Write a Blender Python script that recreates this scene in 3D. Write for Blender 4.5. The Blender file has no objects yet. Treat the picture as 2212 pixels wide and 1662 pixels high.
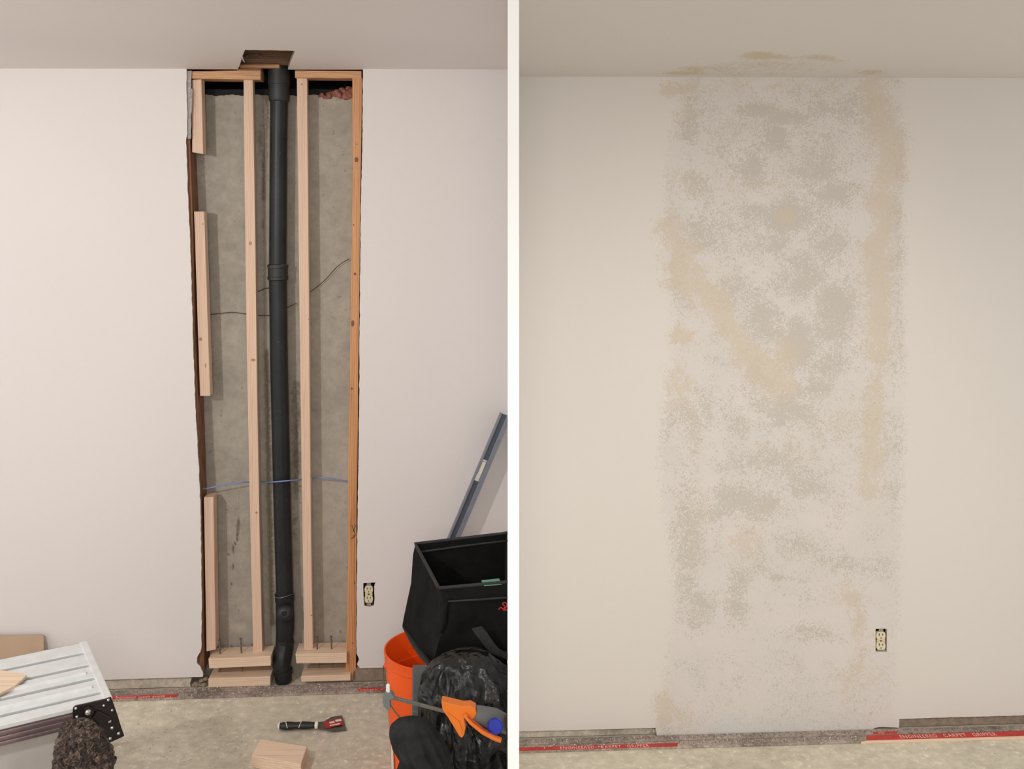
import bpy, bmesh, math, random
from mathutils import Vector, Matrix, noise
random.seed(7)
sc = bpy.context.scene
COL = sc.collection

# ------------------------------------------------------------------ camera
F, CX, HY, H = 2200.0, 1106.0, 450.0, 1.673      # focal length in px, principal column, horizon row, eye height
cd = bpy.data.cameras.new('camera'); cam = bpy.data.objects.new('camera', cd); COL.objects.link(cam)
cam.location = (0, 0, H); cam.rotation_euler = (math.pi/2, 0, 0)
cd.sensor_width = 36.0; cd.lens = 36.0*F/2212.0
cd.shift_y = -(831.0-HY)/2212.0
cd.clip_start = 0.05; cd.clip_end = 50
sc.camera = cam
# ------------------------------------------------------------------ colour management, world, lamps
sc.view_settings.view_transform = 'Standard'; sc.view_settings.look = 'None'
sc.view_settings.gamma = 1.0; sc.view_settings.use_curve_mapping = False
sc.view_settings.exposure = 0.12
w = bpy.data.worlds.new('world'); sc.world = w; w.use_nodes = True
w.node_tree.nodes['Background'].inputs[0].default_value = (1.0, 0.985, 0.97, 1)
w.node_tree.nodes['Background'].inputs[1].default_value = 0.88

def area(name, loc, target, size, power, color, shape='DISK', spread=180):
    l = bpy.data.lights.new(name, 'AREA'); l.shape = shape; l.size = size; l.energy = power; l.color = color
    l.spread = math.radians(spread)
    o = bpy.data.objects.new(name, l); COL.objects.link(o); o.location = loc
    o.rotation_euler = (Vector(target)-Vector(loc)).to_track_quat('-Z', 'Y').to_euler()
    return o
def spot(name, loc, target, size, power, color, angle, blend):
    l = bpy.data.lights.new(name, 'SPOT'); l.shadow_soft_size = size; l.energy = power; l.color = color
    l.spot_size = math.radians(angle); l.spot_blend = blend
    o = bpy.data.objects.new(name, l); COL.objects.link(o); o.location = loc
    o.rotation_euler = (Vector(target)-Vector(loc)).to_track_quat('-Z', 'Y').to_euler()
    return o
spot('ceiling_lamp_left', (-1.75, 0.9, 2.02), (-1.35, 3.5, 0.75), 0.07, 95, (1.0, 0.96, 0.93), 100, 0.9)
spot('ceiling_lamp_right', (0.95, 0.8, 1.95), (0.62, 3.2, 0.30), 0.12, 82, (1.0, 0.965, 0.915), 80, 1.0)
area('fill_light_back', (0.0, -0.9, 1.95), (0.0, 3.0, 1.0), 0.6, 26, (1.0, 0.965, 0.93), 'DISK')  # unseen fill added behind the camera to lift both rooms

# ------------------------------------------------------------------ projection helpers (photo pixel -> world point)
def ray(px, py): return Vector(((px-CX)/F, 1.0, -(py-HY)/F))
CAM = Vector((0, 0, H))
def P(px, py, Y): return CAM + ray(px, py)*Y
def FP(px, py, z=0.0):
    d = ray(px, py); return CAM + d*((z-H)/d.z)
class Wall:
    def __init__(s, Y0, t):
        th = math.atan(t); s.O = Vector((0, Y0, 0)); s.u = Vector((math.cos(th), math.sin(th), 0)); s.n = Vector((math.sin(th), -math.cos(th), 0))
    def hit(s, px, py, w=0.0):
        d = ray(px, py); k = (w - s.n.dot(CAM-s.O))/s.n.dot(d); return CAM + d*k
    def at(s, px, z, w=0.0):            # point of the wall plane on column px at height z
        p = s.hit(px, 1000, w); p.z = z; return p
WL = Wall(3.6137, 0.068)
WR = Wall(3.195, 0.0545)
HL0, HL1 = H+0.480, H+0.4927            # left room ceiling heights at its two ends
def ceilL(x): return HL0 + (HL1-HL0)*(x+1.706)/1.692
def ceilR(x): return 2.0865 + 0.004*x

# ------------------------------------------------------------------ mesh helpers
class MB:
    def __init__(s): s.v = []; s.f = []; s.m = []
    def add(s, vs, fs, mi=0):
        b = len(s.v); s.v += [Vector(v) for v in vs]
        for f in fs: s.f.append([b+i for i in f]); s.m.append(mi)
        return s
    def prism(s, pts, back, mi=0, side=None):
        n = len(pts); back = Vector(back); pts = [Vector(p) for p in pts]
        s.add(pts+[p+back for p in pts], [list(range(n))], mi); b = len(s.v)-2*n
        s.f.append([b+n+i for i in range(n)][::-1]); s.m.append(mi)
        for i in range(n):
            j = (i+1) % n; s.f.append([b+i, b+n+i, b+n+j, b+j]); s.m.append(mi if side is None else side)
        return s
    def loft(s, rings, mi=0, caps=True, closed=True):
        n = len(rings[0]); b = len(s.v)
        for r in rings: s.v += [Vector(p) for p in r]
        for k in range(len(rings)-1):
            for i in range(n if closed else n-1):
                j = (i+1) % n
                s.f.append([b+k*n+i, b+k*n+j, b+(k+1)*n+j, b+(k+1)*n+i]); s.m.append(mi)
        if caps:
            s.f.append([b+i for i in range(n)][::-1]); s.m.append(mi)
            s.f.append([b+(len(rings)-1)*n+i for i in range(n)]); s.m.append(mi)
        return s
    def tube(s, pts, r, segs=10, mi=0, flat=1.0, caps=True):
        pts = [Vector(p) for p in pts]; rs = r if isinstance(r, (list, tuple)) else [r]*len(pts)
        rings = []; prev = None
        for i, p in enumerate(pts):
            d = (pts[min(i+1, len(pts)-1)]-pts[max(i-1, 0)]).normalized()
            if prev is None:
                a = d.cross(Vector((0, 0, 1)))
                if a.length < 0.2: a = d.cross(Vector((0, 1, 0)))
                a.normalize()
            else:
                a = (prev - d*prev.dot(d)).normalized()
            prev = a; c = d.cross(a)
            rings.append([p + (a*math.cos(2*math.pi*k/segs) + c*math.sin(2*math.pi*k/segs)*flat)*rs[i] for k in range(segs)])
        return s.loft(rings, mi, caps)
    def lathe(s, prof, o, axis, segs=32, mi=0, caps=True):
        axis = Vector(axis).normalized(); a = axis.cross(Vector((0, 1, 0)))
        if a.length < 0.2: a = axis.cross(Vector((1, 0, 0)))
        a.normalize(); c = axis.cross(a); o = Vector(o)
        return s.loft([[o+axis*t+(a*math.cos(2*math.pi*k/segs)+c*math.sin(2*math.pi*k/segs))*r for k in range(segs)] for r, t in prof], mi, caps)
    def box(s, o, ax, ay, az, mi=0):
        o, ax, ay, az = map(Vector, (o, ax, ay, az))
        return s.prism([o, o+ax, o+ax+az, o+az], ay, mi)
def build(name, mb, mats, parent=None, origin=None, smooth=False, bevel=0, recalc=True, kind=None, seg=2):
    if not isinstance(mats, (list, tuple)): mats = [mats]
    me = bpy.data.meshes.new(name)
    if parent is not None: org = world_loc(parent)
    elif origin is not None: org = Vector(origin)
    else:
        xs = [v.x for v in mb.v]; ys = [v.y for v in mb.v]
        org = Vector(((min(xs)+max(xs))/2, (min(ys)+max(ys))/2, min(v.z for v in mb.v)))
    bm = bmesh.new(); vv = [bm.verts.new(v-org) for v in mb.v]
    for f, mi in zip(mb.f, mb.m):
        try:
            ff = bm.faces.new([vv[i] for i in f]); ff.material_index = mi; ff.smooth = smooth
        except ValueError: pass
    if recalc: bmesh.ops.recalc_face_normals(bm, faces=bm.faces)
    if bevel:
        es = [e for e in bm.edges if len(e.link_faces) == 2 and e.calc_face_angle() > 0.6]
        bmesh.ops.bevel(bm, geom=es, offset=bevel, segments=seg, affect='EDGES', profile=0.6, clamp_overlap=True)
    bm.to_mesh(me); bm.free()
    for m in mats: me.materials.append(m)
    o = bpy.data.objects.new(name, me); COL.objects.link(o)
    if parent is not None: o.parent = parent
    else: o.location = org
    if kind: o['kind'] = kind
    if smooth:
        try: me.set_sharp_from_angle(angle=math.radians(40))
        except Exception: pass
    return o
def world_loc(o):
    l = o.location.copy()
    while o.parent: o = o.parent; l += o.location
    return l
def tag(o, label, cat=None, group=None):
    o['label'] = label
    if cat: o['category'] = cat
    if group: o['group'] = group
    return o
def thing(name, loc, label, cat, group=None):
    o = bpy.data.objects.new(name, None); COL.objects.link(o); o.location = loc; o.empty_display_size = 0.05
    return tag(o, label, cat, group)
def struct(name, mb, mats, **k):
    o = build(name, mb, mats, **k); o['kind'] = 'structure'; return o

# ------------------------------------------------------------------ materials
def srgb(r, g, b):
    return tuple(((c/255)/12.92 if c/255 <= .04045 else ((c/255+.055)/1.055)**2.4) for c in (r, g, b)) + (1,)
class N:
    def __init__(s, name):
        s.mat = bpy.data.materials.new(name); s.mat.use_nodes = True; s.nt = s.mat.node_tree
        s.bsdf = s.nt.nodes['Principled BSDF']; s.tc = s.nt.nodes.new('ShaderNodeTexCoord')
    def n(s, t, **k):
        nd = s.nt.nodes.new(t)
        for a, b in k.items(): setattr(nd, a, b)
        return nd
    def l(s, a, b): s.nt.links.new(a, b)
    def vec(s, scale=(1, 1, 1), rot=(0, 0, 0), world=False):
        m = s.n('ShaderNodeMapping'); m.inputs['Scale'].default_value = scale; m.inputs['Rotation'].default_value = rot
        if world:
            g = s.n('ShaderNodeNewGeometry'); s.l(g.outputs['Position'], m.inputs[0])
        else: s.l(s.tc.outputs['Object'], m.inputs[0])
        return m.outputs[0]
    def noise(s, scale, detail=4, rough=.55, dist=0, vec=None):
        t = s.n('ShaderNodeTexNoise'); t.inputs['Scale'].default_value = scale; t.inputs['Detail'].default_value = detail
        t.inputs['Roughness'].default_value = rough; t.inputs['Distortion'].default_value = dist
        s.l(vec if vec is not None else s.tc.outputs['Object'], t.inputs['Vector']); return t.outputs['Fac']
    def ramp(s, fac, stops, mode='LINEAR'):
        r = s.n('ShaderNodeValToRGB'); r.color_ramp.interpolation = mode; e = r.color_ramp.elements
        while len(e) < len(stops): e.new(.5)
        for i, (p, c) in enumerate(stops): e[i].position = p; e[i].color = c if len(c) == 4 else tuple(c)+(1,)
        s.l(fac, r.inputs[0]); return r.outputs[0]
    def step(s, fac, a, b):
        m = s.n('ShaderNodeMapRange'); m.inputs[1].default_value = a; m.inputs[2].default_value = b; s.l(fac, m.inputs[0]); return m.outputs[0]
    def math(s, op, a, b=None):
        m = s.n('ShaderNodeMath', operation=op)
        for i, x in enumerate((a, b)):
            if x is None: continue
            if isinstance(x, (int, float)): m.inputs[i].default_value = x
            else: s.l(x, m.inputs[i])
        return m.outputs[0]
    def mix(s, fac, a, b, mode='MIX'):
        m = s.n('ShaderNodeMix', data_type='RGBA', blend_type=mode)
        for sock, x in ((m.inputs[0], fac), (m.inputs[6], a), (m.inputs[7], b)):
            if isinstance(x, (int, float)): sock.default_value = x
            elif isinstance(x, tuple): sock.default_value = x
            else: s.l(x, sock)
        return m.outputs[2]
    def attr(s, name):
        a = s.n('ShaderNodeAttribute'); a.attribute_name = name; return a.outputs['Fac']
    def bump(s, h, strength=.3, dist=.002):
        b = s.n('ShaderNodeBump'); b.inputs['Strength'].default_value = strength; b.inputs['Distance'].default_value = dist
        s.l(h, b.inputs['Height'])
        if s.bsdf.inputs['Normal'].is_linked:
            s.l(s.bsdf.inputs['Normal'].links[0].from_socket, b.inputs['Normal'])
        s.l(b.outputs[0], s.bsdf.inputs['Normal'])
    def done(s, color, rough=.6, metal=0, **k):
        if isinstance(color, tuple): s.bsdf.inputs['Base Color'].default_value = color
        else: s.l(color, s.bsdf.inputs['Base Color'])
        if isinstance(rough, (int, float)): s.bsdf.inputs['Roughness'].default_value = rough
        else: s.l(rough, s.bsdf.inputs['Roughness'])
        s.bsdf.inputs['Metallic'].default_value = metal
        for a, b in k.items(): s.bsdf.inputs[a.replace('_', ' ')].default_value = b
        return s.mat
def plain(name, c, rough=.5, metal=0, var=.12, scale=25, bump=.1, **k):
    m = N(name); nz = m.noise(scale, 5)
    c0 = tuple(x*(1-var) for x in c[:3])+(1,); c1 = tuple(min(1, x*(1+var)) for x in c[:3])+(1,)
    col = m.ramp(nz, [(.3, c0), (.7, c1)])
    if bump: m.bump(m.noise(scale*6, 3), bump, .001)
    return m.done(col, rough, metal, **k)
def wood(name, base, dark, axis='Z', rough=.65, knots=True, gs=1.0):
    m = N(name)
    sc_ = {'Z': (1, 1, .045), 'X': (.045, 1, 1), 'Y': (1, .045, 1)}[axis]
    v = m.vec(sc_)
    g = m.noise(95*gs, 3, .6, .6, v); big = m.noise(14*gs, 2, .5, 1.5, v)
    ring = m.n('ShaderNodeTexWave', wave_type='BANDS', bands_direction='X' if axis != 'X' else 'Z'); ring.inputs['Scale'].default_value = 46*gs
    ring.inputs['Distortion'].default_value = 9; ring.inputs['Detail'].default_value = 2; ring.inputs['Detail Scale'].default_value = 1.2
    m.l(v, ring.inputs['Vector'])
    a = m.math('ADD', m.math('MULTIPLY', g, .45), m.math('MULTIPLY', big, .35)); a = m.math('ADD', a, m.math('MULTIPLY', ring.outputs['Fac'], .22))
    col = m.ramp(a, [(.30, dark), (.52, base), (.8, tuple(min(1, x*1.1) for x in base[:3])+(1,))])
    if knots:
        vk = m.vec({'Z': (1, 1, .55), 'X': (.55, 1, 1), 'Y': (1, .55, 1)}[axis])
        vo = m.n('ShaderNodeTexVoronoi'); vo.inputs['Scale'].default_value = 7.5; m.l(vk, vo.inputs['Vector'])
        k = m.step(vo.outputs['Distance'], .11, .03)
        col = m.mix(m.math('MULTIPLY', k, .75), col, tuple(x*.32 for x in base[:3])+(1,))
    m.bump(g, .15, .0006)
    return m.done(col, rough)

PAINT_L = srgb(217, 211, 208); PAINT_R = srgb(213, 207, 200)
def paint(name, c):
    m = N(name); v = m.vec(world=True)
    big = m.noise(1.3, 2, .5, 0, v)
    col = m.mix(m.step(big, .3, .7), c, tuple(x*.97 for x in c[:3])+(1,))
    m.bump(m.noise(230, 2, .6, .3, v), .22, .0012)
    m.bump(m.noise(45, 3, .5, 0, v), .10, .002)
    return m.done(col, .62, Specular_IOR_Level=.3)
M = {}
M['paint_left'] = paint('paint_left', PAINT_L)
M['ceil_left'] = paint('ceil_left', srgb(228, 220, 217))
M['white'] = plain('white_paint', (0.93, 0.93, 0.93, 1), .5, var=.0, bump=.05)
M['gypsum'] = plain('gypsum_edge', srgb(150, 132, 112), .9, var=.35, scale=120, bump=.5)
M['bead'] = plain('corner_bead', srgb(150, 142, 138), .5, var=.3, scale=90)
M['new_z'] = wood('fresh_pine_upright', srgb(214, 184, 161), srgb(201, 167, 142), 'Z')
M['new_x'] = wood('fresh_pine_flat', srgb(226, 200, 174), srgb(212, 182, 154), 'X')
M['old_z'] = wood('aged_pine_upright', srgb(200, 143, 94), srgb(158, 98, 55), 'Z', .5)
M['old_x'] = wood('aged_pine_flat', srgb(196, 150, 108), srgb(160, 108, 68), 'X', .55)
M['joist'] = wood('old_joist', srgb(142, 106, 80), srgb(96, 68, 50), 'X', .8, False)
M['torn'] = wood('torn_edge_wood', srgb(128, 88, 62), srgb(70, 44, 30), 'Z', .8, False, 2)
M['black_void'] = plain('dark_cavity', srgb(28, 27, 28), .95, var=.2, scale=8, bump=0)  # near-black paints the cavity's shade; the dark sill shares it
M['insul'] = plain('red_insulation', srgb(150, 96, 84), .95, var=.5, scale=60, bump=.8)
M['abs'] = plain('black_pipe', srgb(40, 42, 44), .34, var=.25, scale=14, bump=.12)
M['abs_scuff'] = None
M['steel'] = plain('dull_steel', srgb(120, 116, 112), .4, .8, var=.2, scale=80)
M['nail'] = plain('dark_nail', srgb(128, 116, 108), .45, .7, var=.2, scale=80)
M['wire'] = plain('brown_wire', srgb(72, 62, 50), .6)
M['blue'] = plain('blue_cable', srgb(112, 136, 184), .45, var=.08, scale=20, bump=0)
M['ivory'] = plain('ivory_plastic', srgb(214, 204, 172), .35, var=.04, bump=0)
M['slot'] = plain('slot_dark', srgb(60, 48, 34), .7, var=.1, bump=0)
M['boxdark'] = plain('outlet_box', srgb(22, 18, 16), .7, var=.2, bump=0)
M['orange'] = plain('orange_plastic', srgb(242, 90, 22), .32, var=.05, scale=9, bump=.04)
M['orange2'] = plain('clamp_orange', srgb(232, 122, 34), .42, var=.06, scale=15, bump=.04)
M['grey_pl'] = plain('grey_plastic', srgb(104, 106, 106), .5, var=.1, scale=12)
M['tote'] = plain('grey_tote', srgb(96, 100, 102), .55, var=.12, scale=9)
M['fabric'] = plain('black_canvas', srgb(20, 20, 20), .9, var=.35, scale=22, bump=.6, Specular_IOR_Level=.15)
M['fabric2'] = plain('black_webbing', srgb(42, 41, 40), .8, var=.25, scale=60, bump=.6)
M['film'] = None
M['blueglass'] = plain('blue_cap', srgb(20, 40, 160), .2, var=.15, bump=0)
M['rubber'] = plain('black_rubber', srgb(33, 33, 33), .5, var=.2, bump=.1)
M['pale'] = plain('pale_plastic', srgb(222, 220, 208), .45, var=.04, bump=0)
M['green'] = plain('green_tape', srgb(92, 142, 122), .7, var=.12)
M['redthread'] = plain('red_thread', srgb(190, 34, 34), .7, var=.1)
M['alu'] = plain('brushed_aluminium', srgb(222, 225, 224), .42, .3, var=.06, scale=30, bump=.06)
M['alu_dark'] = plain('aluminium_shade', srgb(150, 132, 134), .33, .75, var=.18, scale=12, bump=.05)  # darker mauve copy of the aluminium, reflections tinted into its colour
M['alu_panel'] = plain('dull_panel', srgb(178, 172, 166), .5, .15, var=.12, scale=8)
M['bracket'] = plain('black_bracket', srgb(40, 32, 34), .22, .3, var=.25, scale=10, bump=.04)
M['chrome'] = plain('rivet_chrome', srgb(200, 200, 198), .2, .9, var=.05, bump=0)
M['card'] = plain('cardboard', srgb(176, 150, 126), .85, var=.05, scale=12)
M['level'] = plain('grey_level_paint', srgb(126, 132, 142), .4, .3, var=.1, scale=15)
M['level_dark'] = plain('level_web', srgb(86, 92, 104), .45, .3, var=.1, scale=15)
M['red'] = plain('red_print', srgb(196, 66, 58), .6, var=.25, scale=60)
M['redlabel'] = plain('red_label', srgb(168, 42, 44), .5, var=.2, scale=80)
M['lettering'] = plain('pale_lettering', srgb(232, 190, 178), .7, var=.12, scale=90, bump=0)
M['ink'] = plain('pencil_ink', srgb(70, 46, 34), .8, bump=0)
M['dustwhite'] = plain('plaster_crumb', srgb(196, 188, 176), .9, var=.15)

def film():
    m = N('black_plastic_film'); v = m.vec()
    vo = m.n('ShaderNodeTexVoronoi'); vo.feature = 'SMOOTH_F1'; vo.inputs['Scale'].default_value = 17; m.l(m.mix(.08, v, m.n('ShaderNodeTexNoise').outputs['Color']), vo.inputs['Vector'])
    m.bump(vo.outputs['Distance'], .9, .03); m.bump(m.noise(9, 2, .5, 1.5, v), .6, .03)
    m.bump(m.noise(70, 2, .6, 1.5, v), .25, .003)
    dust = m.ramp(m.noise(40, 5, .7, 1, v), [(.40, srgb(9, 9, 10)), (.70, srgb(42, 41, 40))])
    rg = m.ramp(m.noise(9, 2, .5, 0, v), [(.35, (.14,)*3), (.62, (.38,)*3)])
    return m.done(dust, rg)
M['film'] = film()
M['dusty'] = plain('dusty_black_cloth', srgb(30, 30, 30), .75, var=.55, scale=28, bump=.7, Specular_IOR_Level=.3)
def pipemat():
    m = N('black_drain_pipe'); v = m.vec((1, 1, .35))
    s1 = m.step(m.noise(60, 5, .7, 2.2, v), .63, .72)
    col = m.mix(m.math('MULTIPLY', s1, .35), m.ramp(m.noise(9, 3), [(.3, srgb(24, 26, 28)), (.7, srgb(38, 40, 42))]), srgb(140, 130, 120))
    m.bump(m.noise(50, 4), .2, .001)
    return m.done(col, .4, Specular_IOR_Level=.32)
M['abs'] = pipemat()
def concrete(name, c, attr=None, scale=1.0, speck=None, rough=.85, contrast=.22):
    m = N(name); v = m.vec(world=True)
    a = m.noise(2.2*scale, 6, .6, .4, v); b = m.noise(24*scale, 6, .65, 0, v); d = m.noise(160*scale, 3, .6, 0, v)
    t = m.math('ADD', m.math('MULTIPLY', a, .5), m.math('MULTIPLY', b, .5))
    lo = tuple(x*(1-contrast) for x in c[:3])+(1,); hi = tuple(min(1, x*(1+contrast)) for x in c[:3])+(1,)
    col = m.ramp(t, [(.36, lo), (.5, c), (.64, hi)])
    pits = m.step(m.noise(55*scale, 2, .5, 0, v), .31, .25)
    col = m.mix(m.math('MULTIPLY', pits, .45), col, tuple(x*.35 for x in c[:3])+(1,))
    if speck:
        sp = m.step(m.noise(48*scale, 5, .75, .5, v), .57, .64)
        patch = m.step(m.noise(5*scale, 3, .6, 0, v), .38, .55)
        col = m.mix(m.math('MULTIPLY', m.math('MULTIPLY', sp, patch), .8), col, speck)
    if attr:
        st = m.attr('stain'); nz = m.noise(30, 5, .7, 1.5, v)
        k = m.step(m.math('ADD', st, m.math('MULTIPLY', m.math('SUBTRACT', nz, .5), 1.2)), .25, .7)
        col = m.mix(m.math('MULTIPLY', k, .75), col, srgb(92, 72, 52))
        li = m.attr('pale'); k2 = m.step(m.math('ADD', li, m.math('MULTIPLY', m.math('SUBTRACT', nz, .5), 1.4)), .4, .9)
        col = m.mix(m.math('MULTIPLY', k2, .6), col, srgb(196, 186, 170))
    m.bump(b, .3, .004); m.bump(d, .25, .001)
    return m.done(col, rough)
M['concrete_wall'] = concrete('poured_concrete', srgb(163, 156, 144), attr=True, contrast=.2)
M['slab'] = concrete('dusty_slab', srgb(203, 194, 174), speck=srgb(240, 234, 222), contrast=.26)
M['curb'] = concrete('rough_curb', srgb(184, 173, 157), scale=2.2, speck=srgb(205, 196, 184), contrast=.4)
M['curb_dark'] = concrete('stained_curb', srgb(136, 120, 104), scale=2.2, contrast=.4)
M['strip'] = concrete('dirty_strip', srgb(152, 138, 128), scale=3.2, speck=srgb(218, 212, 204), contrast=.6)
M['strip_red'] = concrete('worn_red_strip', srgb(186, 62, 55), scale=2.6, contrast=.2)

# ------------------------------------------------------------------ structure: left room wall with the cut opening
def jag(pts, step=7, amp=1.0):
    out = []
    for a, b in zip(pts[:-1], pts[1:]):
        L = math.hypot(b[0]-a[0], b[1]-a[1]); n = max(1, int(L/step))
        for i in range(n):
            t = i/n; j = amp if i else 0
            out.append((a[0]+(b[0]-a[0])*t+random.uniform(-j, j), a[1]+(b[1]-a[1])*t+random.uniform(-j, j)*.4))
    out.append(pts[-1]); return out
def filled(loops, back):
    """flat panel with holes: loops of world points, extruded by back. material 0 faces, 1 cut edges"""
    bm = bmesh.new(); es = []
    for lp in loops:
        vs = [bm.verts.new(p) for p in lp]
        es += [bm.edges.new((vs[i], vs[(i+1) % len(vs)])) for i in range(len(vs))]
    r = bmesh.ops.triangle_fill(bm, edges=es, use_beauty=True)
    bm.verts.index_update()
    mb = MB(); vs = [v.co.copy() for v in bm.verts]; n = len(vs)
    fs = [[v.index for v in f.verts] for f in bm.faces]; bm.free()
    mb.add(vs+[v+back for v in vs], fs+[[i+n for i in f][::-1] for f in fs], 0)
    k = 0
    for lp in loops:
        m_ = len(lp)
        for i in range(m_):
            j = (i+1) % m_; mb.f.append([k+i, k+n+i, k+n+j, k+j]); mb.m.append(1)
        k += m_
    return mb
DRY = 0.013
def cpt(W, px, ceil, w=0):
    p = W.hit(px, 150, w); p.z = ceil(p.x); return p
LEFT_CUT = jag([(403, 152), (404, 225), (405, 290), (402, 300), (407, 450), (411, 520), (416, 700), (422, 880), (429, 1000), (433, 1100), (436, 1300), (435, 1400)], 9, .7) \
    + jag([(434, 1405), (426, 1420), (425, 1432), (434, 1443), (438, 1452), (438, 1463)], 4, 1.2)
RIGHT_CUT = jag([(784, 152), (783, 300), (779, 480), (777, 700), (776, 860), (774, 1000), (772, 1150), (770, 1300), (770, 1412), (776, 1425), (771, 1436), (778, 1444)], 9, .6)
def wpts(W, L, w=0): return [W.hit(x, y, w) for x, y in L]
mb = filled([[cpt(WL, -160, ceilL)] + [cpt(WL, 403, ceilL)] + wpts(WL, LEFT_CUT) + wpts(WL, jag([(438, 1463), (330, 1466), (240, 1469), (0, 1479), (-160, 1486)], 30, .6)[1:])], -WL.n*DRY)
wl = struct('wall_left', mb, [M['paint_left'], M['gypsum']], origin=(0, 0, 0))
tag(wl, 'off-white painted drywall on the left of the tall opening')
hole = jag([(785, 1260), (811, 1259), (808, 1268), (809, 1290), (808, 1308), (800, 1311), (787, 1309), (785, 1285), (785, 1260)], 5, .5)[:-1]
mb = filled([[cpt(WL, 1103, ceilL), cpt(WL, 784, ceilL)] + wpts(WL, RIGHT_CUT) + wpts(WL, jag([(778, 1444), (840, 1443), (960, 1439), (1103, 1434)], 30, .6)[1:]), wpts(WL, hole)], -WL.n*DRY)
wl2 = struct('wall_middle', mb, [M['paint_left'], M['gypsum']], origin=(0, 0, 0))
tag(wl2, 'off-white painted drywall between the tall opening and the white partition')

# ceiling, left room, with the hole above the pipe
def CP(px, py):        # photo pixel on the left ceiling
    d = ray(px, py); s_ = (HL0-H)/d.z
    for _ in range(4): s_ = (ceilL(s_*d.x)-H)/d.z
    return CAM + d*s_
def cz(x, y): return Vector((x, y, ceilL(x)))
bL = WL.hit(-160, 150, 0); bR = WL.hit(1103, 150, 0)
def back_edge(px, w=-.0135): p = WL.hit(px, 150, w); return cz(p.x, p.y)
hole_pts = [CP(x, y) for x, y in jag([(622, 149), (630, 128), (637, 110)], 6, .8) + jag([(637, 110), (600, 109), (529, 108)], 8, .8)[1:] + jag([(529, 108), (521, 130), (514, 149)], 6, .8)[1:]]
lp = [cz(bL.x, -1.6), cz(-.004, -1.6), back_edge(1103), back_edge(623)] + hole_pts + [back_edge(513), back_edge(-160)]
mb = filled([lp], Vector((0, 0, DRY)))
tag(struct('ceiling_left', mb, [M['ceil_left'], M['gypsum']], origin=(0, 0, 0)), 'shaded white ceiling above the left wall, cut open over the pipe')

# floor
mb = MB(); mb.add([(-3, -1.6, 0), (3, -1.6, 0), (3, 4.3, 0), (-3, 4.3, 0), (-3, -1.6, -.1), (3, -1.6, -.1), (3, 4.3, -.1), (-3, 4.3, -.1)],
    [[0, 1, 2, 3], [7, 6, 5, 4], [0, 4, 5, 1], [1, 5, 6, 2], [2, 6, 7, 3], [3, 7, 4, 0]])
tag(struct('floor', mb, M['slab'], origin=(0, 0, 0)), 'bare dusty concrete slab floor')

# partition between the two rooms
t0 = 24.5/F*1.95/2; pc = 3/F*1.95
mb = MB(); mb.box((pc-t0, 1.95, 0), (2*t0, 0, 0), (0, 1.72, 0), (0, 0, 2.16))
tag(struct('wall_divider', mb, M['white'], origin=(0, 0, 0)), 'thin bright white partition seen end on between the two rooms')

# concrete foundation wall seen in the opening, on a grid that carries the stain masks
def gauss(px, py, L):
    s_ = 0
    for b in L:
        if len(b) == 5:
            x, y, rx, ry, a = b; q = ((px-x)/rx)**2+((py-y)/ry)**2
            if q < 9: s_ = max(s_, a*math.exp(-q))
        else:
            x0, y0, x1, y1, r, a = b; dx, dy = x1-x0, y1-y0; t = max(0, min(1, ((px-x0)*dx+(py-y0)*dy)/(dx*dx+dy*dy)))
            q = ((px-x0-dx*t)**2+(py-y0-dy*t)**2)/r/r
            if q < 9: s_ = max(s_, a*math.exp(-q))
    return s_
def grid(xs, ys, fn, skip=None, attrs=None):
    mb = MB(); vs = [fn(x, y) for y in ys for x in xs]; nx = len(xs); fs = []
    for j in range(len(ys)-1):
        for i in range(nx-1):
            if skip and skip((xs[i]+xs[i+1])/2, (ys[j]+ys[j+1])/2): continue
            fs.append([j*nx+i, (j+1)*nx+i, (j+1)*nx+i+1, j*nx+i+1])
    mb.add(vs, fs); vals = {k: [g(x, y) for y in ys for x in xs] for k, g in (attrs or {}).items()}
    return mb, vals
def set_attr(o, vals):
    for k, v in vals.items():
        a = o.data.attributes.new(k, 'FLOAT', 'POINT')
        v = v + [0.0]*(len(o.data.vertices)-len(v)); a.data.foreach_set('value', v)
CW = -0.105
STAIN = [(576, 200, 570, 430, 7, .75), (570, 430, 572, 760, 5, .5), (575, 760, 588, 1350, 7, .8), (563, 300, 9, 60, .5), (640, 830, 640, 1060, 13, .6), (636, 1130, 8, 90, .4),
         (515, 1120, 513, 1165, 3, 1.0), (513, 1165, 503, 1182, 3, .9), (503, 1182, 503, 1195, 3, .9), (494, 1198, 3, 3, .9), (503, 1225, 3, 8, 1.0), (500, 1262, 3, 3, .9),
         (515, 1060, 515, 1115, 1.5, .6), (517, 1140, 532, 1120, 2, .6), (710, 1165, 30, 3, .25), (515, 1320, 3, 8, .7), (735, 1365, 2, 2, .9), (560, 1420, 20, 30, .5), (655, 640, 640, 760, 4, .3)]
PALE = [(574, 230, 574, 760, 4, .7), (574, 760, 584, 1350, 4, .55), (440, 380, 16, 40, .7), (480, 212, 50, 5, .6), (720, 220, 30, 9, .8), (510, 1355, 30, 14, .8), (445, 330, 20, 30, .4), (505, 700, 8, 90, .35), (690, 330, 30, 60, .25), (560, 640, 6, 300, .3)]
def ridge(px): return .006*math.exp(-((px-574)/7)**2) - .004*math.exp(-((px-560)/3)**2)
xs = [340+i*4 for i in range(121)]; ys = [206+i*8 for i in range(164)]
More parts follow.
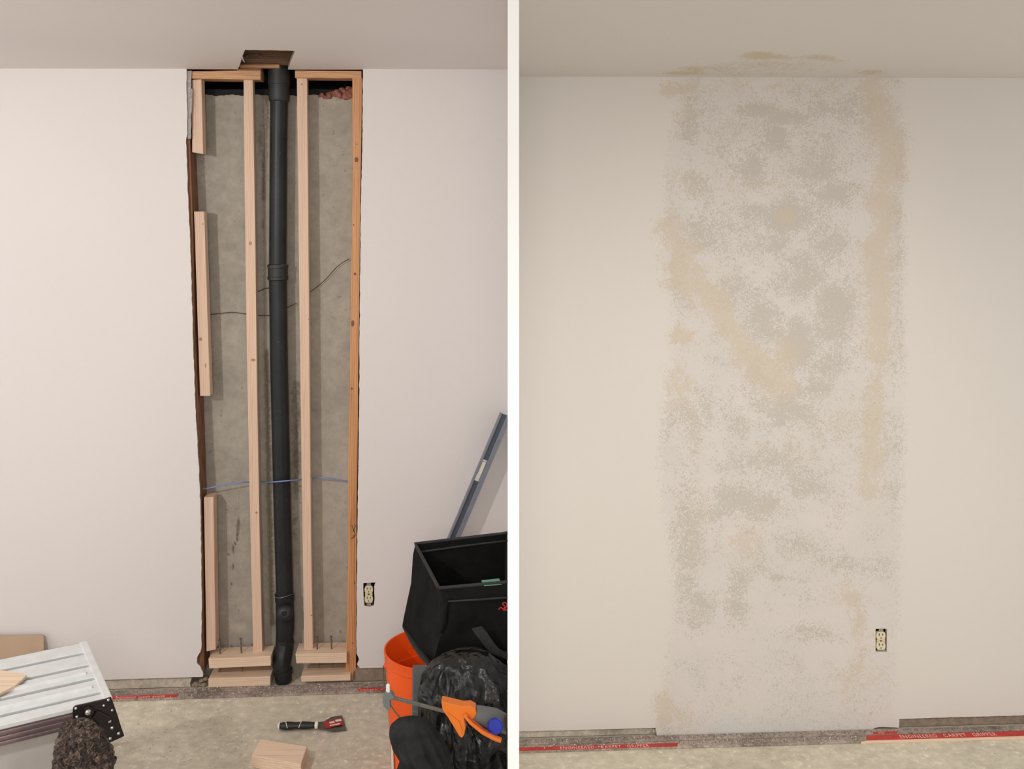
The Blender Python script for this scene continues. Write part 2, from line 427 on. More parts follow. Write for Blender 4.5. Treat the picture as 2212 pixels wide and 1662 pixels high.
mb, vals = grid(xs, ys, lambda x, y: WL.hit(x, y + (1.6*math.sin(x*.11)+random.uniform(-.8, .8) if y == 206 else 0), CW+ridge(x-(y-800)*.022)+.002*noise.noise(Vector((x*.02, y*.01, 0)))),
    attrs={'stain': lambda x, y: gauss(x, y, STAIN), 'pale': lambda x, y: gauss(x, y, PALE)})
# close it into a solid slab: ledge on top, back
a, b = WL.hit(340, 206, CW), WL.hit(820, 206, CW); n0 = len(mb.v)
mb.add([a, b, b-WL.n*.18, a-WL.n*.18], [[0, 1, 2, 3]]); ab = [a-WL.n*.18, b-WL.n*.18]
mb.add([ab[0], ab[1], Vector((ab[1].x, ab[1].y, -.1)), Vector((ab[0].x, ab[0].y, -.1))], [[0, 1, 2, 3]])
o = struct('wall_back', mb, M['concrete_wall'], origin=(0, 0, 0), smooth=True, recalc=False); set_attr(o, vals)
tag(o, 'grey poured concrete wall exposed behind the studs')
# enclosure added behind the drywall to keep light out, near-black to paint shade
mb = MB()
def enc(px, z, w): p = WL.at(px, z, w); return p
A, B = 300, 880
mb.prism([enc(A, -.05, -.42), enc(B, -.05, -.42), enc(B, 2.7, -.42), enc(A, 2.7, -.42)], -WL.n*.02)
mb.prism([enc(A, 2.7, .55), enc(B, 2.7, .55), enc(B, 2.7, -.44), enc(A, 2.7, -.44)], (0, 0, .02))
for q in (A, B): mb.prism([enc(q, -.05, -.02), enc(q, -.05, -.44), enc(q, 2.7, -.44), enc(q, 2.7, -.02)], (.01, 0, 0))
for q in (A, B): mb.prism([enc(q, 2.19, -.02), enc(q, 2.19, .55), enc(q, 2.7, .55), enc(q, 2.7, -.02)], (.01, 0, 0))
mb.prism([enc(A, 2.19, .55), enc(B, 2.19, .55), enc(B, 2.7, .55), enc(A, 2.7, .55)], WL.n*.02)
struct('blackout_box', mb, M['black_void'], origin=(0, 0, 0))['label'] = 'added near-black light-blocking box behind and above the framing'
# dark sill on the concrete ledge
mb = MB(); mb.prism(wpts(WL, [(420, 193), (770, 193), (770, 207), (420, 207)], CW-.004), -WL.n*.08)
struct('trim_2', mb, M['black_void'], origin=(0, 0, 0), bevel=.002)['label'] = 'dark sill along the top of the concrete'

# exposed base band below the drywall, left room
def band(name, top, zb, W, w, mats, label, depth=.06):
    pts = wpts(W, top, w); bot = [W.at(x, zb, w) for x, y in (top[-1], top[0])]
    mb = MB(); mb.prism(pts+bot, -W.n*depth); o = struct(name, mb, mats, origin=(0, 0, 0), bevel=.0015); o['label'] = label; return o
band('baseboard_left', [(-160, 1478)] + jag([(200, 1462), (300, 1460), (380, 1458), (414, 1466), (410, 1478), (412, 1484)], 8, .8), 0.004, WL, -.0135, M['curb'], 'grey rough base band under the left drywall')
band('baseboard_middle', jag([(762, 1452), (775, 1438), (800, 1436), (960, 1432)], 8, .8)+[(1103, 1426)], 0.004, WL, -.0135, M['curb_dark'], 'brown stained base band right of the opening')
# broken dark rubble at the left foot of the opening
mb = MB()
for (x, y, r) in [(425, 1478, 9), (436, 1470, 8), (420, 1486, 7), (440, 1484, 8), (432, 1488, 7), (444, 1466, 7), (438, 1455, 6)]:
    p = WL.hit(x, y, -.02); p.z = max(p.z, .008); rr = r/620
    mb.lathe([(rr*.3, -rr*.5), (rr*.9, -rr*.3), (rr*random.uniform(.7, 1), rr*.2), (rr*.3, rr*.5)], p, (random.uniform(-.5, .5), random.uniform(-.3, .3), 1), 6)
o = build('broken_rubble', mb, M['curb_dark'], bevel=.001); o['kind'] = 'stuff'
tag(o, 'broken dark mortar rubble at the left foot of the opening', 'rubble')

# ------------------------------------------------------------------ framing timbers
def timber(name, front, w, depth, mat, label, cat='timber', group=None, bevel=.0018, zmin=None, origin=None, jitter=0):
    pts = wpts(WL, front, w)
    mb = MB(); mb.prism(pts, -WL.n*depth)
    o = build(name, mb, mat, bevel=bevel)
    return tag(o, label, cat, group)
# the aged timbers
timber('old_stud', [(761, 168), (783, 168), (778, 480), (775, 760), (771, 1100), (769, 1300), (769, 1470), (746, 1474), (752, 1200), (752, 1000), (757, 700), (762, 400)][::1], -.0135, .088, M['old_z'], 'aged orange stud with knots along the right side of the opening', 'stud')
timber('left_old_stud', [(398, 300), (410, 300), (416, 455), (420, 700), (428, 880), (432, 1000), (438, 1200), (441, 1450), (425, 1456), (415, 1000), (402, 640)], -.014, .088, M['torn'], 'dark brown old stud edge along the left side of the opening', 'stud').name = 'old_stud'
timber('top_plate', [(413, 154), (563, 151), (563, 172), (413, 170)], -.0135, .080, M['old_x'], 'short top plate left of the pipe, under the ceiling', 'plate')
timber('top_plate', [(637, 152), (781, 153), (781, 169), (637, 168)], -.0135, .080, M['old_x'], 'short top plate right of the pipe, under the ceiling', 'plate')
# corner bead scrap, upper left
mb = MB(); mb.prism(wpts(WL, jag([(404, 153), (414, 153), (413, 190), (416, 195), (413, 250), (412, 300), (405, 300)], 8, .7), -.006), -WL.n*.004)
tag(build('torn_metal_bead', mb, M['bead']), 'torn grey corner bead hanging at the top left of the opening', 'bead')
# fresh pine
timber('short_stud', [(415, 172), (435, 171), (439, 333), (415, 329)], -.020, .050, M['new_z'], 'short fresh pine block at the top left of the opening', 'stud')
timber('short_stud', [(419, 457), (441, 457), (454, 856), (432, 856)], -.020, .045, M['new_z'], 'middle-length fresh pine block halfway up the left side', 'stud')
timber('short_stud', [(440, 1075), (461, 1074), (466, 1404), (446, 1408)], -.020, .055, M['new_z'], 'short fresh pine block low on the left side, below the blue cable', 'stud')
timber('tall_stud', [(526, 171), (546, 171), (551, 480), (556, 880), (561, 1160), (567, 1417), (547, 1420), (541, 1160), (533, 760), (528, 400)], -.034, .038, M['new_z'], 'full-height fresh pine stud left of the black pipe', 'stud')
timber('tall_stud', [(641, 168), (663, 168), (666, 480), (669, 880), (672, 1160), (676, 1411), (657, 1413), (651, 1000), (646, 600)], -.034, .038, M['new_z'], 'full-height fresh pine stud right of the black pipe', 'stud')
# base blocks
def block(front, w, label, depth=.089):
    pts = wpts(WL, front, w); mb = MB(); mb.prism(pts, -WL.n*depth)
    return tag(build('base_block', mb, M['new_x'], bevel=.002), label, 'block')
block([(450, 1467), (584, 1462), (584, 1482), (450, 1486)], .006, 'lower pine block on the slab, left of the pipe foot')
block([(450, 1424), (585, 1418), (585, 1439), (452, 1445)], .006, 'upper pine block with two upright nails, left of the pipe foot')
block([(650, 1462), (757, 1458), (757, 1471), (651, 1474)], .004, 'lower pine block on the slab, right of the pipe foot')
block([(638, 1413), (749, 1411), (749, 1433), (640, 1434)], .004, 'upper pine block with two upright nails, right of the pipe foot')
# pine plank ends and joist seen through the ceiling hole
joist_w = -.004
mb = MB(); mb.prism([WL.hit(505, 139, joist_w), WL.hit(645, 139, joist_w), WL.hit(645, 60, joist_w), WL.hit(505, 60, joist_w)], -WL.n*.03)
jo = tag(build('ceiling_joist', mb, M['joist'], bevel=.001), 'weathered brown joist seen through the ceiling hole', 'joist')
for x, y in ((534, 121), (563, 120)):
    c = WL.hit(x, y, joist_w+.0015); m2 = MB(); m2.lathe([(.0015, 0), (.0045, .0), (.0045, .0015), (.0015, .002)], c, WL.n, 12)
    build('nail_head', m2, M['nail'], jo)
mb = MB(); mb.prism(wpts(WL, [(516, 139), (603, 139), (603, 146), (516, 145)], .004), -WL.n*.035)
tag(build('nailing_strip', mb, M['old_x'], bevel=.001), 'thin pale nailing strip under the joist in the ceiling hole', 'strip')
mb = MB(); mb.prism(wpts(WL, [(512, 147.5), (564, 145), (564, 152), (512, 152)], -.012), -WL.n*.05)
tag(build('wood_packer', mb, M['torn'], bevel=.001), 'reddish packer above the left top plate', 'packer')
mb = MB(); mb.tube([CP(524, 122)+Vector((0, 0, -.001)), CP(527, 127)+Vector((.0, -.01, -.006)), CP(530, 130)+Vector((0, -.01, -.008))], [.001, .0018, .0008], 6)
tag(build('paper_splinter', mb, M['pale']), 'small white paper splinter at the ceiling hole edge', 'splinter')
# insulation scrap
mb = MB()
for i in range(26):
    t = i/25; x = 690+t*68; y = 207-10*t**2+random.uniform(-6, 7)*(.4+t); r = (4+6*t)/610*random.uniform(.7, 1.2)
    c = WL.hit(x, y, CW-.01+random.uniform(0, .02)); mb.lathe([(r*.2, -r), (r*.8, -r*.55), (r, 0), (r*.75, r*.5), (r*.2, r*.9)], c, (random.uniform(-1, 1), random.uniform(-.5, .5), .8), 8)
o = build('insulation_scrap', mb, M['insul'], smooth=True); tag(o, 'ragged reddish insulation scrap on the concrete ledge, top right of the opening', 'insulation')

# pencil mark on the old stud
mk = [o for o in COL.objects if o.name == 'old_stud'][0]
mb = MB()
for seg in ([(762, 1150), (768, 1136), (765, 1132)], [(760, 1136), (764, 1146), (768, 1156), (762, 1164)], [(759, 1165), (765, 1156)]):
    mb.tube([WL.hit(x, y, -.0125) for x, y in seg], .0008, 5)
build('pencil_mark', mb, M['ink'], mk)
# nails
def nail(x, y0, y1, w, label, group=None):
    top, bot = WL.hit(x, y0, w), WL.hit(x+1.5, y1, w)
    t = thing('long_nail', bot, label, 'nail')
    mb = MB(); mb.tube([bot, top], .0027, 8); build('shank', mb, M['nail'], t)
    d = (top-bot).normalized(); mb = MB(); mb.lathe([(.0015, -.001), (.0052, 0), (.0052, .0016), (.002, .0022)], top, d, 12); build('nail_head', mb, M['nail'], t)
nail(474, 1384, 1416, -.03, 'upright nail nearest the left edge, in the upper left block')
nail(520, 1381, 1412, -.03, 'upright nail just left of the tall stud, in the upper left block')
nail(684, 1378, 1406, -.03, 'upright nail just right of the tall stud, in the upper right block')
nail(715, 1376, 1405, -.03, 'upright nail nearest the orange stud, in the upper right block')
def screw_tip(x, y0, y1, w, label):
    mb = MB(); mb.tube([WL.hit(x, y0, w), WL.hit(x, y1, w)], [.0024, .0008], 8); tag(build('nail_tip', mb, M['nail']), label, 'nail')
screw_tip(475, 1444, 1453, -.035, 'nail tip between the two left base blocks, nearer the wall edge')
screw_tip(523, 1443, 1452, -.035, 'nail tip between the two left base blocks, nearer the pipe')
screw_tip(689, 1433, 1446, -.035, 'nail tip between the two right base blocks, nearer the pipe')
screw_tip(719, 1432, 1444, -.035, 'nail tip between the two right base blocks, nearer the orange stud')

# ------------------------------------------------------------------ drain pipe
PW = -.058
def pr(y, r, x=None):
    cl = [(60, 603), (215, 603), (400, 600), (590, 600), (760, 602), (900, 605), (1150, 611), (1290, 615), (1360, 616), (1400, 613), (1440, 611), (1480, 613)]
    if x is None:
        for (a, xa), (b, xb) in zip(cl[:-1], cl[1:]):
            if a <= y <= b: x = xa+(xb-xa)*(y-a)/(b-a); break
    return WL.hit(x, y, PW), r
def pipe_seg(L, segs=36):
    mb = MB(); rings = []
    for t in L:
        c, r = pr(*t[:2]) if len(t) == 2 else pr(t[0], t[1], t[2])
        rings.append([c+WL.u*math.cos(2*math.pi*k/segs)*r+WL.n*math.sin(2*math.pi*k/segs)*r for k in range(segs)])
    return mb.loft(rings)
pt = thing('drain_pipe', WL.hit(613, 1478, PW), 'tall black drain pipe with couplings running up between the pine studs', 'pipe')
build('upper_pipe', pipe_seg([(100, .033), (215, .031), (300, .0305), (580, .0305)]), M['abs'], pt, smooth=True)
build('lower_pipe', pipe_seg([(595, .031), (800, .031), (1100, .0305), (1290, .0300)]), M['abs'], pt, smooth=True)
build('top_hub', pipe_seg([(110, .036), (150, .039), (183, .039), (184, .037), (200, .037), (216, .036), (219, .034), (220, .032)]), M['rubber'], pt, smooth=True)  # darker rubber colour paints the plates' shadow on the hub
cp_ = build('coupling', pipe_seg([(571, .0315), (572, .0355), (579, .0362), (580, .0345), (597, .0345), (598, .0362), (604, .0362), (606, .0315)]), M['rubber'], pt, smooth=True)
def hoop(y, r, th=.0013):
    c, _ = pr(y, r); mb = MB(); pts = [c+WL.u*math.cos(a)*r+WL.n*math.sin(a)*r + Vector((0, 0, .004*math.sin(a*2))) for a in [math.pi*i/24 for i in range(-2, 27)]]
    return mb.tube(pts, th, 6)
build('clamp_wire', hoop(574, .0366), M['steel'], cp_)
build('wye_fitting', pipe_seg([(1284, .031), (1285, .0335), (1297, .0340), (1300, .032), (1312, .032), (1340, .033), (1362, .032), (1386, .030)]), M['abs'], pt, smooth=True)
o = build('joint_ring', hoop(1283, .0345, .0014), M['steel'], pt); o['label'] = 'thin pale metal ring around the lower joint'
# clean-out plug: a domed branch facing the room
mb = MB(); c = WL.hit(617, 1325, PW+.02); ax = (WL.n*1.0+Vector((0, 0, .45))).normalized()
mb.lathe([(.026, -.02), (.027, .012), (.0295, .013), (.0295, .026), (.026, .031), (.018, .0345), (.008, .036), (.001, .0362)], c, ax, 28)
build('cleanout_plug', mb, M['abs'], pt, smooth=True)
mb = MB(); mb.box(c+ax*.034-WL.u*.009-Vector((0, 0, .006)), WL.u*.018, WL.n*.012, (0, 0, .011)); build('plug_nut', mb, M['abs'], pt, bevel=.002)
# lower elbow coming forward
pts = [WL.hit(616, 1380, PW), WL.hit(614, 1400, PW+.006), WL.hit(610, 1420, PW+.018), WL.hit(608, 1437, PW+.028), WL.hit(611, 1452, PW+.03), WL.hit(613, 1472, PW+.028)]
mb = MB(); mb.tube(pts, [.030, .0315, .033, .0315, .030, .0285], 32); build('elbow', mb, M['abs'], pt, smooth=True)
for q0, q1 in ((WL.hit(616, 1384, PW+.002), WL.hit(615, 1391, PW+.004)), (WL.hit(611, 1447, PW+.03), WL.hit(611.6, 1456, PW+.03))):
    mb = MB(); mb.tube([q0, q1], [.0325, .0325], 32); build('hub_collar', mb, M['abs'], pt, smooth=True)

# ------------------------------------------------------------------ cables
def cable(name, segs, r, mat, label):
    mb = MB()
    for s_ in segs: 
        pts = [WL.hit(x, y, w) for x, y, w in s_]
        # smooth by Catmull-Rom
        out = []
        for i in range(len(pts)-1):
            p0, p1, p2, p3 = pts[max(i-1, 0)], pts[i], pts[i+1], pts[min(i+2, len(pts)-1)]
            for k in range(6):
                t = k/6; out.append(.5*((2*p1)+(p2-p0)*t+(2*p0-5*p1+4*p2-p3)*t*t+(3*p1-p0-3*p2+p3)*t**3))
        out.append(pts[-1]); mb.tube(out, r, 8)
    return tag(build(name, mb, mat, smooth=True), label, 'cable')
cable('brown_wire', [[(452, 680, CW+.012), (470, 678, CW+.012), (500, 675, CW+.015), (528, 678, CW+.015), (560, 682, CW+.012), (583, 681, CW+.01), (605, 672, CW+.008), (622, 664, CW+.012), (641, 655, CW+.018)]], .0014, M['wire'], 'thin brown wire crossing the concrete level behind the left stud and pipe')
cable('brown_wire', [[(545, 634, CW+.008), (560, 629, CW+.012), (572, 624, CW+.008), (582, 622, CW+.004)]], .0016, M['wire'], 'short brown wire stub between left stud and pipe')
cable('brown_wire', [[(655, 642, CW+.012), (672, 630, CW+.015), (700, 607, CW+.012), (730, 575, CW+.015), (753, 560, CW+.015)]], .0014, M['wire'], 'thin brown wire rising from the right pine stud to the orange stud')
cable('blue_cable', [[(438, 1056, -.045), (445, 1056, -.045), (480, 1049, -.045), (520, 1043, -.055), (545, 1042, -.08), (572, 1042, -.082), (585, 1042, -.05), (600, 1041, -.018), (620, 1039, -.02), (645, 1037, -.05), (660, 1036, -.08), (682, 1033, -.075), (700, 1033, -.065), (725, 1036, -.07), (757, 1041, -.075)]], .0025, M['blue'], 'light blue cable strung across the opening in front of the pipe')

# ------------------------------------------------------------------ outlets
def outlet(W, cx, cy, s_, label, seed):
    random.seed(seed); t = thing('power_outlet', W.hit(cx, cy+26, -.02), label, 'outlet')
    def q(x, y, w): return W.hit(cx+x*s_, cy+y*s_, w)
    mb = MB(); mb.prism([q(-13, -28, -.045), q(15, -28, -.045), q(15, 28, -.045), q(-13, 28, -.045)], -W.n*.003)
    for a, b in (((-13.5, -28), (15, -28)), ((15, -28), (15, 28)), ((15, 28), (-13.5, 28)), ((-13.5, 28), (-13.5, -28))):
        mb.prism([q(*a, -.0135), q(*b, -.0135), q(*b, -.046), q(*a, -.046)], (0, 0, .0005))
    build('junction_box', mb, M['boxdark'], t)
    mb = MB(); mb.prism([q(-4.5, -27, -.008), q(5, -27, -.008), q(5, -19, -.008), q(9, -19, -.008), q(9, 21, -.008), q(5, 21, -.008), q(5, 27, -.008), q(-4.5, 27, -.008), q(-4.5, 21, -.008), q(-8, 21, -.008), q(-8, -19, -.008), q(-4.5, -19, -.008)], -W.n*.002)
    build('mounting_strap', mb, M['bead'], t)
    mb = MB(); mb.prism([q(-9, -2.5, -.005), q(9, -2.5, -.005), q(9, 3, -.005), q(-9, 3, -.005)], -W.n*.006); build('body', mb, M['ivory'], t, bevel=.0008)
    mb = MB(); mb.lathe([(.0006, 0), (.0026, .0003), (.0024, .001), (.0006, .0013)], q(0, 0, -.005), W.n, 10); build('screw', mb, M['slot'], t)
    for yc in (-10.5, 11):
        pts = []
        for k in range(28):
            a = 2*math.pi*k/28; x = 10*math.cos(a); y = 12*math.sin(a); y = max(-8.6, min(8.6, y)); pts.append(q(x, yc+y, -.0005))
        mb = MB(); mb.prism(pts, -W.n*.01); f = build('receptacle', mb, M['ivory'], t, bevel=.0008)
        for x, h in ((-3.6, 2.6), (3.8, 2.1)):
            mb = MB(); mb.prism([q(x-.75, yc-3-h, .0002), q(x+.75, yc-3-h, .0002), q(x+.75, yc-3+h, .0002), q(x-.75, yc-3+h, .0002)], -W.n*.002); build('slot', mb, M['slot'], f)
        mb = MB(); mb.lathe([(.0019, -.001), (.0019, .0009)], q(0, yc+4.5, -.0005), W.n, 10); build('ground_hole', mb, M['slot'], f)
outlet(WL, 796.5, 1284.5, .92, 'ivory double outlet without cover plate, right of the tall opening', 3)
outlet(WR, 1903, 1385, 1.0, 'ivory double outlet without cover plate, in the patched right-hand wall', 4)

# ------------------------------------------------------------------ right room wall: one skin with the patch masks
GREY = [(1640, 240, 50, 12, .8), (1700, 255, 45, 16, .9), (1790, 240, 50, 20, .6), (1680, 300, 28, 30, .9), (1560, 340, 40, 40, .5), (1500, 400, 35, 25, .8), (1622, 365, 26, 38, .95), (1770, 372, 40, 26, 1), (1812, 412, 34, 20, .95),
        (1705, 465, 42, 30, 1), (1640, 455, 40, 16, .6), (1520, 490, 40, 40, .55), (1660, 530, 60, 20, .5), (1790, 535, 45, 40, .7), (1600, 635, 50, 40, .6), (1735, 605, 55, 45, .8), (1800, 670, 40, 60, .8), (1650, 700, 40, 40, .85), (1720, 750, 30, 50, .9),
        (1560, 740, 40, 30, .4), (1800, 780, 50, 30, .6), (1700, 880, 50, 40, .75), (1750, 840, 40, 25, .7), (1500, 920, 30, 60, .55), (1590, 915, 30, 20, .6), (1600, 925, 40, 20, .7), (1680, 1000, 70, 40, .7), (1750, 1010, 50, 25, .6), (1660, 1095, 40, 25, .9), (1600, 1080, 50, 30, .6),
        (1560, 1130, 30, 40, .5), (1490, 1040, 30, 60, .5), (1490, 1160, 30, 90, .62), (1740, 1055, 50, 20, .7), (1590, 1290, 24, 50, .7), (1510, 1330, 30, 50, .55), (1860, 1220, 60, 20, .55), (1740, 1370, 50, 16, .55), (1490, 270, 24, 50, .7), (1600, 280, 60, 40, .3),
        (1850, 230, 50, 30, .6), (1720, 1170, 50, 30, .4), (1690, 1250, 30, 6, .7), (1590, 1350, 20, 15, .6), (1580, 1000, 60, 20, .35), (1480, 600, 40, 60, .3), (1650, 800, 60, 60, .35), (1750, 300, 120, 120, .25), (1600, 550, 120, 120, .25), (1700, 900, 160, 200, .25), (1580, 1200, 110, 120, .22), (1925, 900, 20, 200, .35), (1940, 600, 18, 300, .3), (1440, 1590, 14, 8, .9)]
TAN = [(1880, 185, 1925, 320, 30, .9), (1925, 320, 1900, 450, 30, 1), (1900, 450, 1895, 600, 27, 1), (1895, 600, 1902, 760, 25, 1.05), (1895, 820, 1880, 1060, 24, .75), (1440, 490, 1490, 600, 26, .9), (1470, 560, 1560, 680, 30, .95), (1560, 680, 1610, 760, 24, 1), (1610, 760, 1690, 830, 30, 1.05),
       (1700, 770, 30, 40, .9), (1465, 830, 30, 45, .75), (1478, 730, 30, 22, .9), (1440, 195, 1500, 190, 14, .7), (1480, 240, 24, 20, .7), (1490, 400, 30, 30, .5), (1600, 1172, 38, 28, 1.0), (1850, 1460, 45, 38, .75), (1835, 1290, 40, 26, .8), (1700, 462, 26, 16, .9), (1435, 1530, 26, 26, 1.0), (1470, 1545, 26, 24, .55),
       (1620, 400, 60, 20, .4), (1700, 185, 200, 14, .35), (1740, 975, 50, 30, .4), (1820, 900, 50, 40, .4), (1860, 1350, 20, 50, .6), (1450, 610, 24, 20, .6), (1680, 1110, 60, 20, .3), (1500, 900, 1510, 1200, 18, .35)]
def zone(x, y):
    a = 1440 + 14*math.sin(y*.011) + (10 if y < 480 else 0); b = 1952 - max(0, (y-900))*.03
    e = 46
    z = max(0, min(1, (x-a)/e+.5))*max(0, min(1, (b-x)/e+.5))
    return z
BOT = [(1060, 1584), (1121, 1581), (1416, 1573), (1420, 1594), (1439, 1595), (1462, 1603), (1490, 1601), (1492, 1600), (1510, 1594.5), (1515, 1603.5), (1560, 1602), (1660, 1598), (1870, 1592), (1870.6, 1576), (1875, 1577), (1876, 1590), (1886, 1590), (1887, 1574), (1900, 1571), (1942, 1572.5), (1943, 1554), (2060, 1550), (2183, 1547), (2400, 1540)]
def botf(x):
    for (a, ya), (b, yb) in zip(BOT[:-1], BOT[1:]):
        if a <= x <= b: return ya+(yb-ya)*(x-a)/(b-a)
HX0, HX1, HY0, HY1 = 1891.5, 1916, 1359, 1409
xs = sorted(set([1109+i*6 for i in range(216)] + [b[0] for b in BOT if 1109 < b[0] < 2390] + [HX0, HX1]))
ys = sorted(set([170+i*6 for i in range(229)] + [HY0, HY1])); ys = [y for y in ys if y < 1541] + [1541, 'b']
def wr_fn(x, y):
    if y == 'b': return WR.hit(x, botf(x)+random.uniform(-.3, .3), 0)
    if y == ys[0]: p = WR.hit(x, 170, 0); p.z = ceilR(p.x); return p
    jx = 0
    return WR.hit(x, y, 0)
def yy(y): return 1596 if y == 'b' else y
mb = MB(); nx = len(xs); vs = [wr_fn(x, y) for y in ys for x in xs]; fs = []
for j in range(len(ys)-1):
    for i in range(nx-1):
        mx, my = (xs[i]+xs[i+1])/2, (yy(ys[j])+yy(ys[j+1]))/2
        if HX0 < mx < HX1 and HY0 < my < HY1: continue
        fs.append([j*nx+i, (j+1)*nx+i, (j+1)*nx+i+1, j*nx+i+1])
mb.add(vs, fs)
vals = {k: [g(x, yy(y)) for y in ys for x in xs] for k, g in
        {'greym': lambda x, y: gauss(x, y, [(b[0], b[1], b[2]*1.35, b[3]*1.35, b[4]*.92) for b in GREY]), 'tanm': lambda x, y: gauss(x, y, [b[:-2]+(b[-2]*1.2, b[-1]) if len(b) == 6 else b for b in TAN]), 'zone': zone,
         'skim': lambda x, y: gauss(x, y, [(1640, 1590, 130, 26, .9), (1800, 1580, 80, 16, .7), (1560, 1560, 60, 60, .4), (1660, 1450, 90, 110, .3), (1570, 1590, 60, 14, .8), (1630, 940, 30, 14, .7), (1565, 770, 14, 24, .6)])}.items()}
lastrow = (len(ys)-1)*nx; n = len(mb.v)
mb.v += [mb.v[lastrow+i]-WR.n*DRY for i in range(nx)]
for i in range(nx-1): mb.f.append([lastrow+i, n+i, n+i+1, lastrow+i+1]); mb.m.append(1)
hp = wpts(WR, [(HX0, HY0), (HX1, HY0), (HX1, HY1), (HX0, HY1)])
for i in range(4):
    j = (i+1) % 4; mb.add([hp[i], hp[j], hp[j]-WR.n*DRY, hp[i]-WR.n*DRY], [[0, 1, 2, 3]], 1)
bk = [WR.at(1100, -.0, -DRY), WR.at(2400, 0, -DRY), WR.at(2400, 2.2, -DRY), WR.at(1100, 2.2, -DRY)]
# a back sheet above the gap so that no light comes through
mb.prism([WR.hit(1105, 1560, -DRY-.05), WR.hit(2400, 1530, -DRY-.05), WR.hit(2400, 150, -DRY-.05), WR.hit(1105, 150, -DRY-.05)], -WR.n*.02, 1)
def patchmat():
    m = N('patched_wall'); v = m.vec(world=True)
    mid = m.noise(11, 4, .6, .6, v); hf = m.noise(110, 4, .6, 1.8, v); hf2 = m.noise(125, 4, .65, 1.4, m.vec((1, 1, .8), (.3, 0, .2), True)); hf3 = m.noise(130, 2, .5, 1.2, v)
    base = m.mix(m.step(m.noise(1.3, 2, .5, 0, v), .3, .7), PAINT_R, tuple(x*.975 for x in PAINT_R[:3])+(1,))
    z = m.attr('zone'); zz = m.step(m.math('ADD', z, m.math('MULTIPLY', m.math('SUBTRACT', hf, .5), 2.2)), .40, .60)
    pb = m.mix(m.step(m.noise(5, 3, .5, .5, v), .35, .65), srgb(209, 202, 197), srgb(204, 198, 192))
    col = m.mix(m.math('MULTIPLY', zz, .85), base, pb)
    def amount(at, h, lo, hi, k=1.25, km=1.5):
        a = m.math('ADD', m.attr(at), m.math('MULTIPLY', m.math('SUBTRACT', h, .5), k))
        a = m.math('ADD', a, m.math('MULTIPLY', m.math('SUBTRACT', mid, .5), km)); return m.step(a, lo, hi)
    g = amount('greym', hf, .35, .46, 2.9, 1.5); g = m.math('MULTIPLY', g, m.step(z, .2, .7))
    col = m.mix(m.math('MULTIPLY', g, .85), col, srgb(186, 179, 169))
    t = m.math('MULTIPLY', amount('tanm', hf2, .34, .56, 3.2, 1.7), m.step(m.attr('tanm'), .02, .14))
    col = m.mix(m.math('MULTIPLY', t, .72), col, srgb(200, 186, 166))
    # stray pin marks all over the zone
    s_ = m.math('MULTIPLY', m.step(hf3, .585, .63), zz)
    s_ = m.math('MULTIPLY', s_, m.step(mid, .38, .5))
    col = m.mix(m.math('MULTIPLY', s_, .55), col, srgb(190, 182, 168))
    sk = m.step(m.math('ADD', m.attr('skim'), m.math('MULTIPLY', m.math('SUBTRACT', mid, .5), .5)), .3, .6)
    col = m.mix(m.math('MULTIPLY', sk, .6), col, srgb(203, 202, 197))
    m.bump(m.math('SUBTRACT', 1.0, m.math('MAXIMUM', g, t)), .20, .0008)
    m.bump(m.noise(230, 2, .6, .3, v), .14, .001)
    return m.done(col, .6, Specular_IOR_Level=.3)
M['patched'] = patchmat()
M['gyps_w'] = plain('gypsum_white', srgb(205, 200, 190), .9, var=.1)
o = struct('wall_right', mb, [M['patched'], M['gyps_w']], origin=(0, 0, 0), recalc=False); set_attr(o, vals)
tag(o, 'beige drywall of the right room with a tall mottled repaired area')
# right ceiling on a grid with its own stain masks
def CRp(px, py):
    d = ray(px, py); s_ = (2.0865-H)/d.z; return CAM+d*s_
CT = [(1660, 140, 170, 16, .55), (1560, 150, 110, 14, .5), (1500, 150, 40, 10, .8), (1800, 130, 30, 8, .7), (1640, 120, 45, 10, 1.1), (1690, 124, 30, 7, .8), (1765, 124, 45, 8, .85), (1480, 158, 60, 6, .9), (1560, 148, 60, 12, .6), (1700, 150, 180, 8, .45), (1880, 156, 40, 8, .8), (1520, 136, 40, 6, .4), (1620, 160, 200, 6, .5)]
bl = WR.hit(1109, 166, 0); br = WR.hit(2400, 166, 0)
xsr = [i/60 for i in range(61)]; ysr = [i/50 for i in range(51)]
vs = []; tv = []
for b in ysr:
    for a_ in xsr:
        p = bl.lerp(br, a_); q = p + WR.n*(b*.62); q = Vector((q.x, q.y, ceilR(q.x))); vs.append(q)
        px = CX+F*q.x/q.y; py = HY-F*(q.z-H)/q.y; tv.append(gauss(px, py, CT))
mb = MB(); mb.add(vs, [[j*61+i, j*61+i+1, (j+1)*61+i+1, (j+1)*61+i] for j in range(50) for i in range(60)])
e0, e1 = vs[50*61], vs[50*61+60]
mb.add([e0, e1, Vector((e1.x+.1, -1.6, ceilR(1.6))), Vector((.0, -1.6, ceilR(0)))], [[0, 1, 2, 3]])
mb.add([bl+WR.n*0, e0, Vector((-.012, e0.y, e0.z)), Vector((-.012, bl.y, e0.z))], [[0, 1, 2, 3]])
mb.add([e0, Vector((-.012, e0.y, e0.z)), Vector((-.012, -1.6, ceilR(0))), Vector((0, -1.6, ceilR(0)))], [[0, 1, 2, 3]])
mb.add([bl+Vector((0, 0, .12)), br+Vector((0, 0, .12)), Vector((e1.x+.1, -1.6, 2.25)), Vector((.004, -1.6, 2.25))], [[0, 1, 2, 3]])
